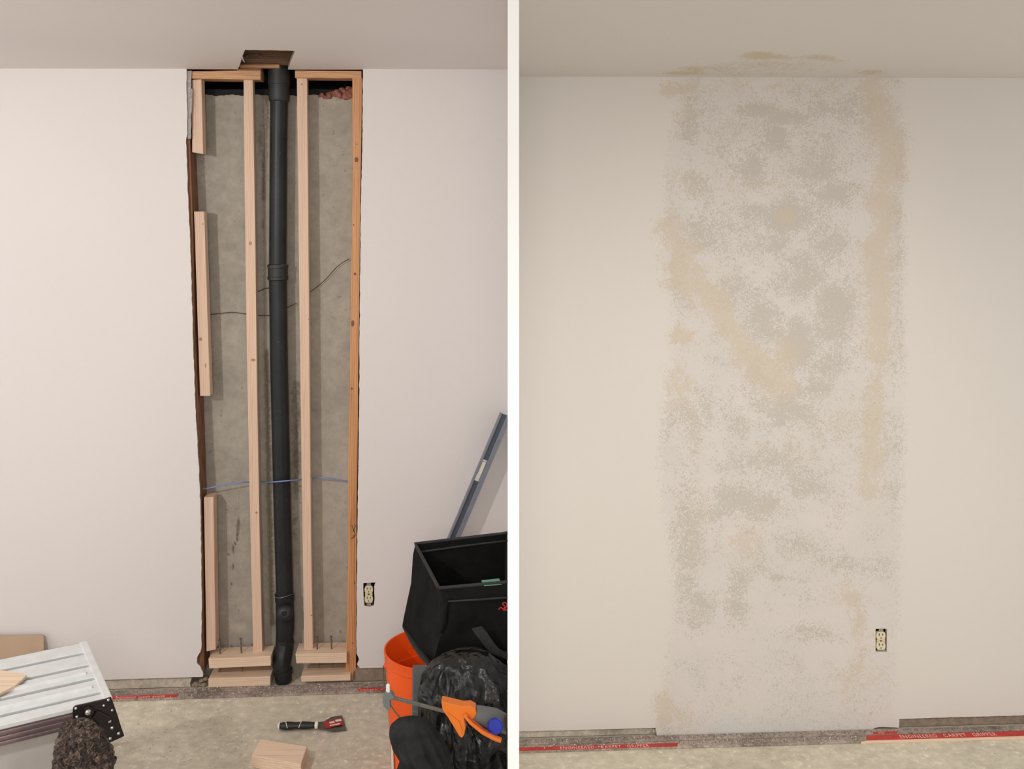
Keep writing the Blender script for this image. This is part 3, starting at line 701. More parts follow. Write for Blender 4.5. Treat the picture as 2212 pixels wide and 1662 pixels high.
def ceilmat():
    m = N('patched_ceiling'); v = m.vec(world=True)
    hf = m.noise(60, 4, .6, 1.5, m.vec((1, .35, 1), world=True))
    c = srgb(214, 209, 204)
    t = m.step(m.math('ADD', m.attr('tanm'), m.math('MULTIPLY', m.math('SUBTRACT', hf, .5), 1.2)), .34, .75)
    col = m.mix(m.math('MULTIPLY', t, .8), c, srgb(196, 180, 156)); m.bump(m.noise(200, 2, .6, .3, v), .15, .001)
    return m.done(col, .7)
o = struct('ceiling_right', mb, ceilmat(), origin=(0, 0, 0), recalc=False); set_attr(o, {'tanm': tv})
tag(o, 'shaded beige ceiling of the right room with a tan smear above the patch')

# base of the right wall
band('baseboard_right', [(1060, 1575), (1380, 1563)]+jag([(1415, 1564), (1424, 1590), (1445, 1592), (1480, 1598)], 6, .8), .003, WR, -.0135, M['curb'], 'grey rough base band, left end of the right room')
band('baseboard_far', jag([(1886, 1570), (1942, 1568), (1944, 1548)], 8, .6)+[(2060, 1544), (2300, 1535)], .003, WR, -.0135, M['curb_dark'], 'brown stained base band, right end of the right room')
band('gap_shade', [(1462, 1590), (1888, 1580)], .0, WR, -.03, M['boxdark'], 'near-black strip painting the shade in the gap under the repaired drywall')  # solid strip, its near-black colour stands in for shade inside the gap
mb = MB(); mb.prism(wpts(WR, [(1493, 1601), (1509, 1595), (1513, 1597), (1516, 1604), (1492, 1604)], .004), -WR.n*.01)
tag(build('broken_chip', mb, M['boxdark'], bevel=.0006), 'small black chip at the foot of the repaired wall', 'chip')

# ------------------------------------------------------------------ carpet tack strips
def strip(W, px0, px1, w0, w1, mat, label, h=.007, px_mid=None):
    a0, a1 = W.at(px0, 0.0003, w0), W.at(px1, 0.0003, w0); b0, b1 = W.at(px0, 0.0003, w1), W.at(px1, 0.0003, w1)
    mb = MB(); mb.prism([a0, a1, b1, b0], (0, 0, h))
    o = build('tack_strip', mb, mat, bevel=.001); tag(o, label, 'tack strip'); return o
def pins(o, W, px0, px1, w, n, h=.0073):
    mb = MB()
    for i in range(n):
        p = W.at(px0+(px1-px0)*(i+.5)/n+random.uniform(-3, 3), h, w+random.uniform(-.007, .007)); mb.tube([p, p+Vector((0, .002, .004))], [.0011, .0004], 4)
    q = build('tack_pins', mb, M['nail'], o); q['kind'] = 'stuff'
def text(body, size, W, px, w, h, parent, mat, sx=1.0):
    c = bpy.data.curves.new('lettering', 'FONT'); c.body = body; c.size = size; c.extrude = .0001; c.space_character = 1.15
    t = bpy.data.objects.new('tmp', c); COL.objects.link(t)
    dg = bpy.context.evaluated_depsgraph_get(); me = bpy.data.meshes.new_from_object(t.evaluated_get(dg))
    bpy.data.objects.remove(t)
    o = bpy.data.objects.new('lettering', me); COL.objects.link(o); me.materials.clear(); me.materials.append(mat)
    p = W.at(px, h, w); X = W.u*sx; Y = -W.n; Z = Vector((0, 0, 1))
    mw = Matrix(((X.x, Y.x, Z.x, p.x), (X.y, Y.y, Z.y, p.y), (X.z, Y.z, Z.z, p.z), (0, 0, 0, 1)))
    me.transform(Matrix.Translation(-world_loc(parent)) @ mw); o.parent = parent; return o
def print_band(W, px0, px1, w0, w1, parent, mat, h=.0074):
    a0, a1 = W.at(px0, h, w0), W.at(px1, h, w0); b0, b1 = W.at(px0+1, h, w1), W.at(px1-2, h, w1); mb = MB(); mb.prism([a0, a1, b1, b0], (0, 0, .0003))
    return build('red_print', mb, mat, parent)
o = strip(WL, -160, 1103, .004, .033, M['strip'], 'dirty tack strip tight against the left room wall'); pins(o, WL, 240, 840, .02, 60)
o = strip(WL, -160, 1103, .041, .071, M['strip'], 'outer dirty tack strip with red ends, left room'); pins(o, WL, 380, 770, .055, 40)
o1 = print_band(WL, 236, 386, .046, .069, o, M['strip_red']); print_band(WL, 772, 850, .030+.014, .069, o, M['strip_red'])
text('ENGINEERED  CARPET  GRIPPER', .018, WL, 250, .067, .0079, o, M['lettering'], .55)
text('CARPET', .014, WL, 778, .066, .0079, o, M['lettering'])
o = strip(WR, 1112, 2400, .004, .033, M['strip'], 'dirty tack strip tight against the right room wall'); pins(o, WR, 1130, 2180, .02, 90)
print_band(WR, 1886, 1940, .020, .034, o, M['strip_red']); text('PEC', .0105, WR, 1899, .032, .0079, o, M['lettering'])
o = strip(WR, 1112, 1868, .041, .073, M['strip'], 'outer dirty tack strip, left part of the right room'); pins(o, WR, 1460, 1860, .055, 40)
print_band(WR, 1114, 1465, .052, .073, o, M['strip_red']); text('ENGINEERED   CARPET   GRIPPER', .022, WR, 1210, .0705, .0079, o, M['lettering'], .74)
o = strip(WR, 1872, 2400, .039, .068, M['pale'] if False else M['strip_red'], 'outer tack strip printed bright red with pale lettering, right room')
text('ENGINEERED   CARPET   GRIPPER', .027, WR, 1946, .063, .0076, o, M['lettering'], .68)
mb = MB(); mb.prism([WR.at(1860, .0004, .069), WR.at(2400, .0004, .069), WR.at(2400, .0004, .0745), WR.at(1860, .0004, .076)], (0, 0, .0062)); build('bare_wood_edge', mb, M['new_x'], o)
# plaster crumbs
def crumb(mb, p):
    r = random.choice([.001, .0012, .0015, .002, .003]); p.z += r*.45
    mb.lathe([(r*.4, -r*.4), (r, 0), (r*.5, r*.6)], p, (random.uniform(-.4, .4), random.uniform(-.4, .4), 1), 5)
mb = MB()
for i in range(420):
    p = FP(random.uniform(240, 850), random.uniform(1530, 1660))
    if 590 < CX+p.x/p.y*F < 760 and 1540 < HY+F*H/p.y < 1590: continue
    if 535 < CX+p.x/p.y*F < 680 and 1590 < HY+F*H/p.y: continue
    crumb(mb, p)
o = build('plaster_crumbs', mb, M['dustwhite']); o['kind'] = 'stuff'; tag(o, 'white plaster crumbs scattered over the floor around the putty knife', 'crumbs')
for st_ in [q for q in COL.objects if q.name.startswith('tack_strip') and 'bright red' not in q['label']]:
    W_s = WL if 'left room' in st_['label'] else WR; w0_ = .008 if 'tight' in st_['label'] else .044
    mb = MB()
    for i in range(110): crumb(mb, W_s.at(random.uniform(240, 850) if W_s is WL else random.uniform(1130, 1850), .0072, w0_+random.uniform(0, .024)))
    q = build('plaster_crumbs', mb, M['dustwhite'], st_); q['kind'] = 'stuff'
# knots in the timbers
M['knot'] = plain('wood_knot', srgb(122, 76, 46), .6, var=.3, scale=160)
M['knot_pale'] = plain('pale_wood_knot', srgb(172, 126, 94), .6, var=.2, scale=160)
def near(label): return [q for q in COL.objects if q.get('label', '') == label][0]
for lab, w_, kn, mt in (('aged orange stud with knots along the right side of the opening', -.0133, [(770, 345, 4.5, 5.5), (762, 699, 3.5, 7), (767, 592, 3, 3), (760, 840, 2, 3), (771, 312, 1.2, 1.6), (764, 486, 1.4, 2.2), (762, 1390, 1.5, 2), (766, 1260, 1.5, 3)], 'knot'),
        ('middle-length fresh pine block halfway up the left side', -.0198, [(433, 733, 3.5, 4), (438, 484, 1.5, 2), (444, 790, 2, 5)], 'knot_pale'),
        ('full-height fresh pine stud left of the black pipe', -.0338, [(541, 526, 3.2, 4.5), (547, 778, 5, 3), (554, 1108, 3, 2.5)], 'knot_pale'),
        ('full-height fresh pine stud right of the black pipe', -.0338, [(652, 182, 2.2, 2.4), (666, 690, 1.2, 1.4), (673, 1330, 2, 2)], 'knot_pale')):
    par = near(lab)
    for x, y, rx, ry in kn:
        mb = MB(); mb.prism([WL.hit(x+rx*math.cos(t_), y+ry*math.sin(t_), w_) for t_ in [2*math.pi*k/14 for k in range(14)]], -WL.n*.001); build('knot', mb, M[mt], par)

# ------------------------------------------------------------------ putty knife on the floor
kz = .014
def K(px, py, z): return FP(px, py, z)
t = thing('putty_knife', FP(640, 1580), 'putty knife with black and white grip and red blade label on the floor', 'putty knife')
hA, hB = FP(601, 1569, kz), FP(683, 1567, kz)
dK = (hB-hA)
rs = [.008, .0125, .0140, .0135, .0120, .0122, .0135, .0125, .0110, .0105]
mb = MB(); mb.tube([hA+dK*(i/9) for i in range(10)], rs, 20, flat=.82); build('handle', mb, M['rubber'], t, smooth=True)
mb = MB(); mb.tube([hA-dK*.012, hA+dK*.015, hA+dK*.045], [.007, .0118, .0135], 20, flat=.84); o = build('end_cap', mb, M['pale'], t, smooth=True); o['label'] = 'pale hammer cap'
mb = MB(); mb.tube([hA+dK*.97, hA+dK*1.0, hA+dK*1.05], [.0128, .0135, .0125], 20, flat=.84); o = build('ferrule', mb, M['pale'], t, smooth=True); o['label'] = 'pale collar'
up = Vector((0, 0, 1)); sK = dK.cross(up).normalized()
for s0, s1, bow in ((.14, .26, 1), (.66, .56, 1)):
    pts = []
    for i in range(13):
        a = math.pi*(i/12-.0); f_ = s0+(s1-s0)*math.sin(a)*.9 if s1 > s0 else s0-(s0-s1)*math.sin(a)
        f_ = s0+(s1-s0)*(i/12); r_ = .0141 if s1 > s0 else .0136; pts.append(hA+dK*f_+sK*math.cos(a)*r_*-1+up*math.sin(a)*r_*.86)
    mb = MB(); mb.tube(pts, .0011, 6); build('white_line', mb, M['pale'], t, smooth=True)
bz = .008
bl_ = [FP(683, 1562, bz), FP(700, 1560, bz), FP(716, 1550, bz), FP(739, 1547, bz), FP(743, 1560, .002), FP(749, 1579, .002), FP(715, 1580, bz), FP(700, 1577, bz), FP(683, 1574, bz)]
mb = MB(); mb.prism(bl_, (0, 0, .0015)); build('blade', mb, M['steel'], t, bevel=.0004)
mb = MB(); mb.prism([FP(699, 1561, bz+.0018), FP(738, 1551, bz+.0018), FP(741, 1566, bz+.0018), FP(703, 1575, bz+.0018)], (0, 0, .0004)); lb = build('blade_label', mb, M['redlabel'], t); lb['label'] = 'red printed label on the blade'
mb = MB()
for q in ([(711, 1561), (722, 1558), (723, 1562), (712, 1564)], [(724, 1556), (737, 1554), (738, 1558), (725, 1560)], [(712, 1567), (734, 1563), (735, 1565), (713, 1569)]): mb.prism([FP(x, y, bz+.0023) for x, y in q], (0, 0, .0003))
build('label_print', mb, M['pale'], lb)
# wood offcut on the floor
mb = MB(); tp = [FP(563, 1597, .038), FP(663, 1613, .038), FP(650, 1652, .038), FP(544, 1632, .038)]; mb.prism(tp, (0, 0, -.0375))
tag(build('wood_offcut', mb, M['new_x'], bevel=.0018), 'pine offcut lying on the floor in front of the putty knife', 'offcut')

# ------------------------------------------------------------------ cardboard sheet leaning on the wall, left edge
mb = MB()
b0, b1 = WL.at(-120, .001, .09), WL.at(97, .001, .09); top1 = WL.hit(95, 1371, .012); top0 = WL.hit(-120, 1372, .012)
mid = WL.hit(96, 1374, .013)
mb.prism([b0, b1, mid, WL.hit(92, 1370.5, .012), WL.hit(33, 1372, .012), top0], Vector(WL.n)*.006)
tag(build('cardboard_sheet', mb, M['card'], bevel=.001), 'plain brown cardboard sheet leaning against the wall at the far left', 'cardboard')

# ------------------------------------------------------------------ aluminium work platform
ZP = .50
def PT(px, py, z=ZP): return FP(px, py, z)
A_ = PT(239, 1508); Bk = PT(185, 1387); vD = Vector((Bk.x-A_.x, Bk.y-A_.y, 0)); W_ = vD.length; vD.normalize(); uD = Vector((-vD.y, vD.x, 0))
if uD.x > 0: uD = -uD
LEN = .62
wp = thing('work_platform', (A_.x+uD.x*.3+vD.x*.15, A_.y+uD.y*.3+vD.y*.15, 0), 'folding aluminium work platform with ribbed top and black riveted corner bracket', 'platform')
def pb(u0, u1, v0, v1, z0, z1, mb):     # box in the platform's own directions
    o_ = A_+uD*u0+vD*v0; o_.z = z0; return mb.box(o_, uD*(u1-u0), vD*(v1-v0), (0, 0, z1-z0))
# slats running along the length
edges = [(0.0, .09), (.135, .325), (.375, .555), (.605, .78), (.83, 1.0)]
for a, b in edges:
    mb = MB(); pb(.014, LEN, a*W_, b*W_, ZP-.012, ZP, mb); o = build('slat', mb, M['alu'], wp, bevel=.0025)
    if b-a > .18:
        m2 = MB(); c = (a+(b-a)*.42)*W_; pb(.03, LEN, c-.006, c+.006, ZP-.002, ZP+.006, m2); build('grip_rib', m2, M['alu'], o, bevel=.0015)
mb = MB(); pb(.0, LEN, .004, W_-.004, ZP-.032, ZP-.022, mb); build('deck', mb, M['bracket'], wp)
mb = MB(); pb(-.004, .016, -.002, W_+.002, ZP-.018, ZP+.002, mb); build('end_cap', mb, M['alu'], wp, bevel=.003)
# front rail with three flutes
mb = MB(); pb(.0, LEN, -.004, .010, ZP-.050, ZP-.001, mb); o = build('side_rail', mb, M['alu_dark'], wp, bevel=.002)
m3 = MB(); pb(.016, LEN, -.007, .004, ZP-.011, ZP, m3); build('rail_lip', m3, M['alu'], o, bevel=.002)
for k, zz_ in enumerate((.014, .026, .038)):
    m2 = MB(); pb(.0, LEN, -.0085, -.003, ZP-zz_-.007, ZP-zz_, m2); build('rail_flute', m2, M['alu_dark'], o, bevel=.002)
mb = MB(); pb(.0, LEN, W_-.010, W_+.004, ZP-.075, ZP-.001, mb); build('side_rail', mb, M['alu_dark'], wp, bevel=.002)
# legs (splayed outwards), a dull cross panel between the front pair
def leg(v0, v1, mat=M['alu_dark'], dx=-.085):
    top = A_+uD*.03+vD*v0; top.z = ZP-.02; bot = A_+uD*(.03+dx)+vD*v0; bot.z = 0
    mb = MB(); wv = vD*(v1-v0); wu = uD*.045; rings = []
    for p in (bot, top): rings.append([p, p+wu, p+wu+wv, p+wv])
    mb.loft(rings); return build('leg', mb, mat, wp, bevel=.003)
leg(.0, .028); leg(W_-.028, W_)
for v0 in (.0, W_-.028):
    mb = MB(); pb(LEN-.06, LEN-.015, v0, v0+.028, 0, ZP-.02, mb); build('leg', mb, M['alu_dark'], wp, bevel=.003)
mb = MB(); pb(.10, LEN-.02, .012, .020, .14, ZP-.05, mb); build('apron_panel', mb, M['alu_panel'], wp, bevel=.002)
# bracket plate on the corner, in the front face plane of the platform
def FPl(px, py, off=.006):      # photo pixel on the platform's front face plane, off in front
    d = ray(px, py); nrm = -vD; o_ = A_-vD*off; k = nrm.dot(o_-CAM)/nrm.dot(d); return CAM+d*k
out = [(158, 1531), (163, 1526), (186, 1521), (229, 1511), (240, 1507), (246, 1522), (254, 1545), (262, 1572), (269, 1591), (252, 1599), (236, 1606), (226, 1590), (205, 1571), (182, 1552), (160, 1557), (157, 1545)]
mb = MB(); mb.prism([FPl(x, y, .012) for x, y in out], vD*.006); br_ = build('corner_bracket', mb, M['bracket'], wp, bevel=.0015)
mb = MB(); mb.prism([FPl(x, y, .0175) for x, y in [(206, 1540), (212, 1536), (240, 1550), (238, 1558), (214, 1568), (198, 1552)]], vD*.006); build('pressed_boss', mb, M['bracket'], br_, bevel=.0025)
mb = MB(); mb.lathe([(.002, .005), (.013, .004), (.0145, .0), (.0145, -.004)], FPl(190, 1539, .014), -vD, 24); build('pivot_washer', mb, M['bracket'], br_, smooth=True)
for x, y, r in ((190, 1539, .0075), (164, 1531, .0036), (166, 1549, .0036), (234, 1513, .0036), (224, 1525, .0034), (242, 1535, .0034), (237, 1559, .0042), (242, 1573, .0042), (256, 1585, .0042), (238, 1596, .0042)):
    mb = MB(); mb.lathe([(r, 0), (r*.9, r*.45), (r*.55, r*.8), (r*.1, r*.95)], FPl(x, y, .013+(.004 if r > .007 else 0)), -vD, 16); build('rivet', mb, M['chrome'], br_, smooth=True)
mb = MB(); mb.tube([FPl(229, 1594, .014), FPl(237, 1612, .014), FPl(247, 1650, .014)], .0022, 8); build('leg_trim', mb, M['chrome'], wp, smooth=True)
# loose pine scrap on the platform
mb = MB(); mb.prism([PT(-20, 1446, ZP+.012), PT(33, 1452, ZP+.012), PT(58, 1459, ZP+.012), PT(33, 1481, ZP+.012), PT(-8, 1502, ZP+.012)], (0, 0, -.007))
tag(build('wood_offcut', mb, M['new_x'], bevel=.001), 'thin pale pine scrap lying on the aluminium platform', 'offcut')

# ------------------------------------------------------------------ brown shaggy scrap in front of the platform
def blob(c, r, sub=4, amp=.2, fr=3.0, seed=0, fn=None):
    bm = bmesh.new(); bmesh.ops.create_icosphere(bm, subdivisions=sub, radius=1)
    vs = []
    for v in bm.verts:
        d = v.co.copy(); k = 1+amp*noise.noise(d*fr+Vector((seed, 0, 0)))+amp*.5*noise.noise(d*fr*2.3+Vector((0, seed, 0)))
        p = Vector((d.x*r[0], d.y*r[1], d.z*r[2]))*k
        if fn: p = fn(p, d)
        vs.append(Vector(c)+p)
    bm.verts.index_update(); fs = [[v.index for v in f.verts] for f in bm.faces]; bm.free(); return vs, fs
def shagmat():
    m = N('brown_shag'); v = m.vec()
    col = m.ramp(m.noise(95, 4, .7, .8, v), [(.34, srgb(26, 19, 18)), (.5, srgb(68, 54, 48)), (.72, srgb(150, 128, 112))]); m.bump(m.noise(220, 4, .7, 1, v), 1, .004)
    return m.done(col, .85)
YS = 2.20
cs = P(190, 1640, YS); mb = MB()
prof = [(120, 1637), (122, 1600), (128, 1583), (140, 1577), (148, 1576), (147, 1563), (160, 1557), (182, 1554), (196, 1562), (213, 1578), (227, 1592), (234, 1610), (243, 1637)]
yb = 450+F*(H-.004)/YS
left = [(120, 1637), (121, 1610), (122, 1594), (130, 1582), (145, 1576), (147, 1564), (157, 1558), (172, 1555)]
def edge(y):   # left and right outline column at row y
    Lx = [(1555, 176), (1560, 150), (1575, 146), (1582, 130), (1600, 121), (1637, 128), (1750, 100), (3000, 90)]; Rx = [(1555, 182), (1562, 197), (1578, 214), (1592, 228), (1610, 234), (1637, 243), (1750, 262), (3000, 270)]
    def it(T):
        for (a, xa), (b, xb) in zip(T[:-1], T[1:]):
            if a <= y <= b: return xa+(xb-xa)*(y-a)/(b-a)
        return T[0][1]
    return it(Lx), it(Rx)
rings = []
for y in [1556, 1560, 1568, 1578, 1590, 1604, 1622, 1640, 1700, 1800, 1950, yb]:
    x0, x1 = edge(y); c = P((x0+x1)/2, y, YS); r = (x1-x0)/2/F*YS*.93
    rings.append([c+Vector((math.cos(a)*r, math.sin(a)*min(r, .05), 0)) for a in [2*math.pi*k/28 for k in range(28)]])
mb.loft(rings)
core = len(mb.v)
for v in mb.v:
    f_ = noise.noise(Vector(v)*26)*.022+noise.noise(Vector(v)*80)*.006; v.x += f_; v.y -= abs(f_)
for i in range(1000):
    y = 1556+90*random.random()**.9; x0, x1 = edge(y); a = random.uniform(math.pi, 2*math.pi); r = (x1-x0)/2/F*YS
    c = P((x0+x1)/2, y, YS)+Vector((math.cos(a)*r*.95, math.sin(a)*min(r, .05), 0)); q = random.choice([.004, .005, .006, .008, .010])*random.uniform(.8, 1.25); nz_ = noise.noise(c*26)*.022; c = c+Vector((nz_, -abs(nz_), random.uniform(-.002, .003)))
    ax_ = Vector((random.uniform(-1, 1), random.uniform(-1, 0), random.uniform(-1, 1)))
    if ax_.length < .1: continue
    mb.lathe([(q*.35, -q*.8), (q, 0), (q*.35, q*.9)], c, ax_, 5)
o = build('shag_carpet_scrap', mb, shagmat(), smooth=False)
tag(o, 'brown shaggy carpet scrap bunched up in front of the platform bracket', 'carpet scrap')

# ------------------------------------------------------------------ orange bucket
YB = 3.02; bc = P(940, 1398, YB); rim_z = bc.z; R1 = .150
bk_ = thing('plastic_bucket', (bc.x, bc.y, 0.001), 'bright orange plastic bucket standing behind the black tool bag', 'bucket')
hh = rim_z-.001; mb = MB(); o_ = (bc.x, bc.y, .001)
prof = [(.122, 0), (.126, .004), (.132, hh*.35), (.139, hh-.105), (.1395, hh-.085), (.1395, hh-.082), (.145, hh-.080), (.1455, hh-.06), (.1455, hh-.034), (.149, hh-.030), (.149, hh-.012), (.151, hh-.008), (.151, hh-.001), (.149, hh), (.1465, hh-.001), (.1455, hh-.004), (.139, hh*.5), (.128, .012), (.10, .008)]
mb.lathe(prof, o_, (0, 0, 1), 72); build('body', mb, M['orange'], bk_, smooth=True)
mb = MB(); pts = []
for i in range(41):
    a = math.pi+math.pi*i/40; pts.append(Vector((bc.x+math.cos(a)*.153, bc.y+math.sin(a)*.153, hh-.055-.115*math.sin(math.pi*i/40))))
mb.tube(pts, .0018, 6); build('bail_handle', mb, M['steel'], bk_, smooth=True)
for sx in (-1, 1):
    mb = MB(); mb.lathe([(.009, -.004), (.009, .002), (.006, .004)], (bc.x+sx*.1475, bc.y+.0, hh-.055), (sx, 0, 0), 16); build('handle_ear', mb, M['orange'], bk_, smooth=True)
mb = MB()
a0 = math.radians(209)
pc = []
for zc in (.02, .17):
    for da in (-.05, .05):
        r_ = .1335+.012*zc/hh; pc.append(Vector((bc.x+math.cos(a0+da)*(r_+.0012), bc.y+math.sin(a0+da)*(r_+.0012), zc)))
mb.prism([pc[0], pc[1], pc[3], pc[2]], Vector((math.cos(a0), math.sin(a0), 0))*-.002); o = build('sticker', mb, M['pale'], bk_); o['label'] = 'pale printed strip low on the bucket'

# ------------------------------------------------------------------ grey tote below the tool bag
XR = -.013
tl0, tl1 = P(892, 1500, 2.83).x, P(893, 1500, 2.60).x; ztop = H-(1425-450)/F*2.70
mb = MB(); z1 = .40
lo = [Vector((tl0+.02, 2.80, .001)), Vector((XR-.03, 2.80, .001)), Vector((XR-.03, 2.60, .001)), Vector((tl1+.02, 2.60, .001))]
hi = [Vector((tl0, 2.83, z1)), Vector((XR, 2.83, z1)), Vector((XR, 2.58, z1)), Vector((tl1, 2.58, z1))]
tt = thing('storage_tote', ((lo[0].x+XR)/2, 2.7, 0.001), 'grey plastic storage tote under the black tool bag', 'tote')
mb.loft([lo, hi]); build('body', mb, M['tote'], tt, bevel=.01, seg=3)
mb = MB(); g = .008
mb.loft([[Vector((tl0-g*.2, 2.836, z1-.03)), Vector((XR, 2.836, z1-.03)), Vector((XR, 2.574, z1-.03)), Vector((tl1-g*.2, 2.574, z1-.03))], [Vector((tl0-g*.2, 2.836, z1+.002)), Vector((XR, 2.836, z1+.002)), Vector((XR, 2.574, z1+.002)), Vector((tl1-g*.2, 2.574, z1+.002))]])
build('rim', mb, M['tote'], tt, bevel=.004)

# ------------------------------------------------------------------ black open tool bag
BR, BF = 2.84, 2.56
tb = thing('tool_bag', P(990, 1440, 2.7), 'large open black canvas tool bag with red stitched script and green tape', 'bag')
RG = [  # rows: back-left, front-left, front-right, back-right (px, py, Y)
    [(897, 1176, BR), (948, 1272, BF+.02), (1104, 1258, BF), (1104, 1152, BR-.01)],
    [(892, 1200, BR), (955, 1292, BF), (1104, 1285, BF-.02), (1104, 1200, BR)],
    [(888, 1260, BR), (962, 1318, BF-.005), (1104, 1320, BF-.025), (1104, 1260, BR)],
    [(872, 1335, BR-.02), (957, 1362, BF-.01), (1104, 1370, BF-.03), (1104, 1330, BR)],
    [(869, 1353, BR-.02), (950, 1380, BF-.01), (1104, 1392, BF-.03), (1104, 1350, BR)],
    [(893, 1402, BR-.04), (937, 1424, BF+.01), (1104, 1432, BF-.01), (1104, 1400, BR)],
    [(912, 1418, BR-.05), (932, 1441, BF+.02), (1104, 1448, BF), (1104, 1415, BR)]]
def lerp(a, b, t): return a+(b-a)*t
rings = []
NS = 14
fine = []
for k in range(len(RG)-1):
    for q in range(5): fine.append((k, q/5))
fine.append((len(RG)-2, 1.0))
for k, q in fine:
    cs_ = [P(*RG[k][i]).lerp(P(*RG[k+1][i]), q) for i in range(4)]
    ring = []; cen = sum(cs_, Vector())/4
    for i in range(4):
        a, b = cs_[i], cs_[(i+1) % 4]
        for s_ in range(NS):
            t_ = s_/NS; p = a.lerp(b, t_)
            row = k+q; amp = .024*min(1, row/2)
            sag = 0
            if i == 0 and row < .6: sag = 0
            d = (p-cen); d.z = 0; d.normalize()
            nn = noise.noise(p*9)+.35*noise.noise(p*24)
            if i in (0, 1): p = p + d*nn*amp*math.sin(math.pi*min(1, max(0, t_*1.0)))**.5
            if i == 0: p = p - d*.012*math.sin(math.pi*t_)*min(1, row)   # gusset folds inward
            ring.append(p)
    for s_ in range(len(ring)):
        ring[s_].x = min(ring[s_].x, XR)
    rings.append(ring)
mb = MB(); n = len(rings[0])
inner = []
cen_top = sum(rings[0], Vector())/n
for r_ in rings[:22]:
    c_ = sum(r_, Vector())/n; inner.append([p+(c_-p).normalized()*.006 for p in r_])
mb.loft(rings[::-1]+inner)
body = build('bag_body', mb, M['fabric'], tb, smooth=True)
# rim piping
top = rings[0]+[rings[0][0]]
mb = MB(); mb.tube([p+Vector((0, 0, .001)) for p in rings[0][NS:2*NS+1]], .0045, 8); build('rim_piping', mb, M['fabric2'], body, smooth=True)
mb = MB(); mb.tube([p+Vector((0, 0, .001)) for p in rings[0][3*NS:]+[rings[0][0]]+rings[0][1:NS+1]], .0045, 8); build('rim_piping', mb, M['fabric2'], body, smooth=True)
mb = MB(); mb.tube([P(x, y, Y) for x, y, Y in [(1100, 1168, BR-.012), (1000, 1180, BR-.012), (908, 1193, BR-.012)]], .003, 6); build('zip_line', mb, M['fabric2'], body)
mb = MB(); mb.tube([P(x, y, Y) for x, y, Y in [(965, 1300, BF-.012), (1030, 1296, BF-.028), (1100, 1291, BF-.03)]], .0022, 6); build('seam', mb, M['fabric2'], body)
# corner fold
mb = MB(); mb.tube([P(966, 1296, BF-.012), P(962, 1318, BF-.015), P(960, 1345, BF-.018), P(952, 1368, BF-.014)], [.003, .006, .006, .003], 8); build('corner_fold', mb, M['fabric'], body, smooth=True)
mb = MB(); mb.tube([P(872, 1356, BR-.03), P(893, 1388, BR-.08), P(916, 1420, BR-.14), P(930, 1440, BF+.05)], [.004, .010, .012, .006], 8, flat=.5); build('binding', mb, M['fabric2'], body, smooth=True)
# strap on the front
mb = MB(); st = [(1018, 1358, 1040, 1353), (1030, 1375, 1053, 1368), (1046, 1396, 1066, 1388), (1060, 1412, 1078, 1402), (1080, 1420, 1090, 1408), (1102, 1428, 1102, 1412)]
rr = [[P(a, b, BF-.05), P(c, d, BF-.052), P(c, d, BF-.047), P(a, b, BF-.045)] for a, b, c, d in st]; mb.loft(rr); build('strap', mb, M['fabric2'], tb, bevel=.0008)
# green tape just inside the front rim
mb = MB(); mb.prism([P(1040, 1256, BF+.02), P(1078, 1252, BF+.02), P(1083, 1262, BF+.004), P(1084, 1263.5, BF-.002), P(1046, 1267, BF)], (0, .002, .0015)); o = tag(build('green_tape', mb, M['green'], tb), 'strip of green tape on the front rim')
# red stitched script: a looped squiggle running off to the right
mb = MB(); sq = [(1077, 1317), (1082, 1313), (1087, 1316), (1091, 1311), (1086, 1306), (1089, 1302), (1095, 1305), (1093, 1313), (1088, 1319), (1096, 1317), (1101, 1310), (1103, 1314)]
pts = [P(x, y, BF-.038) for x, y in sq]; out_ = []
for i in range(len(pts)-1):
    p0, p1, p2, p3 = pts[max(i-1, 0)], pts[i], pts[i+1], pts[min(i+2, len(pts)-1)]
    for k in range(5):
        t_ = k/5; out_.append(.5*((2*p1)+(p2-p0)*t_+(2*p0-5*p1+4*p2-p3)*t_*t_+(3*p1-p0-3*p2+p3)*t_**3))
mb.tube(out_, .0014, 6); o = tag(build('stitched_script', mb, M['redthread'], tb, smooth=True), 'red stitched script')

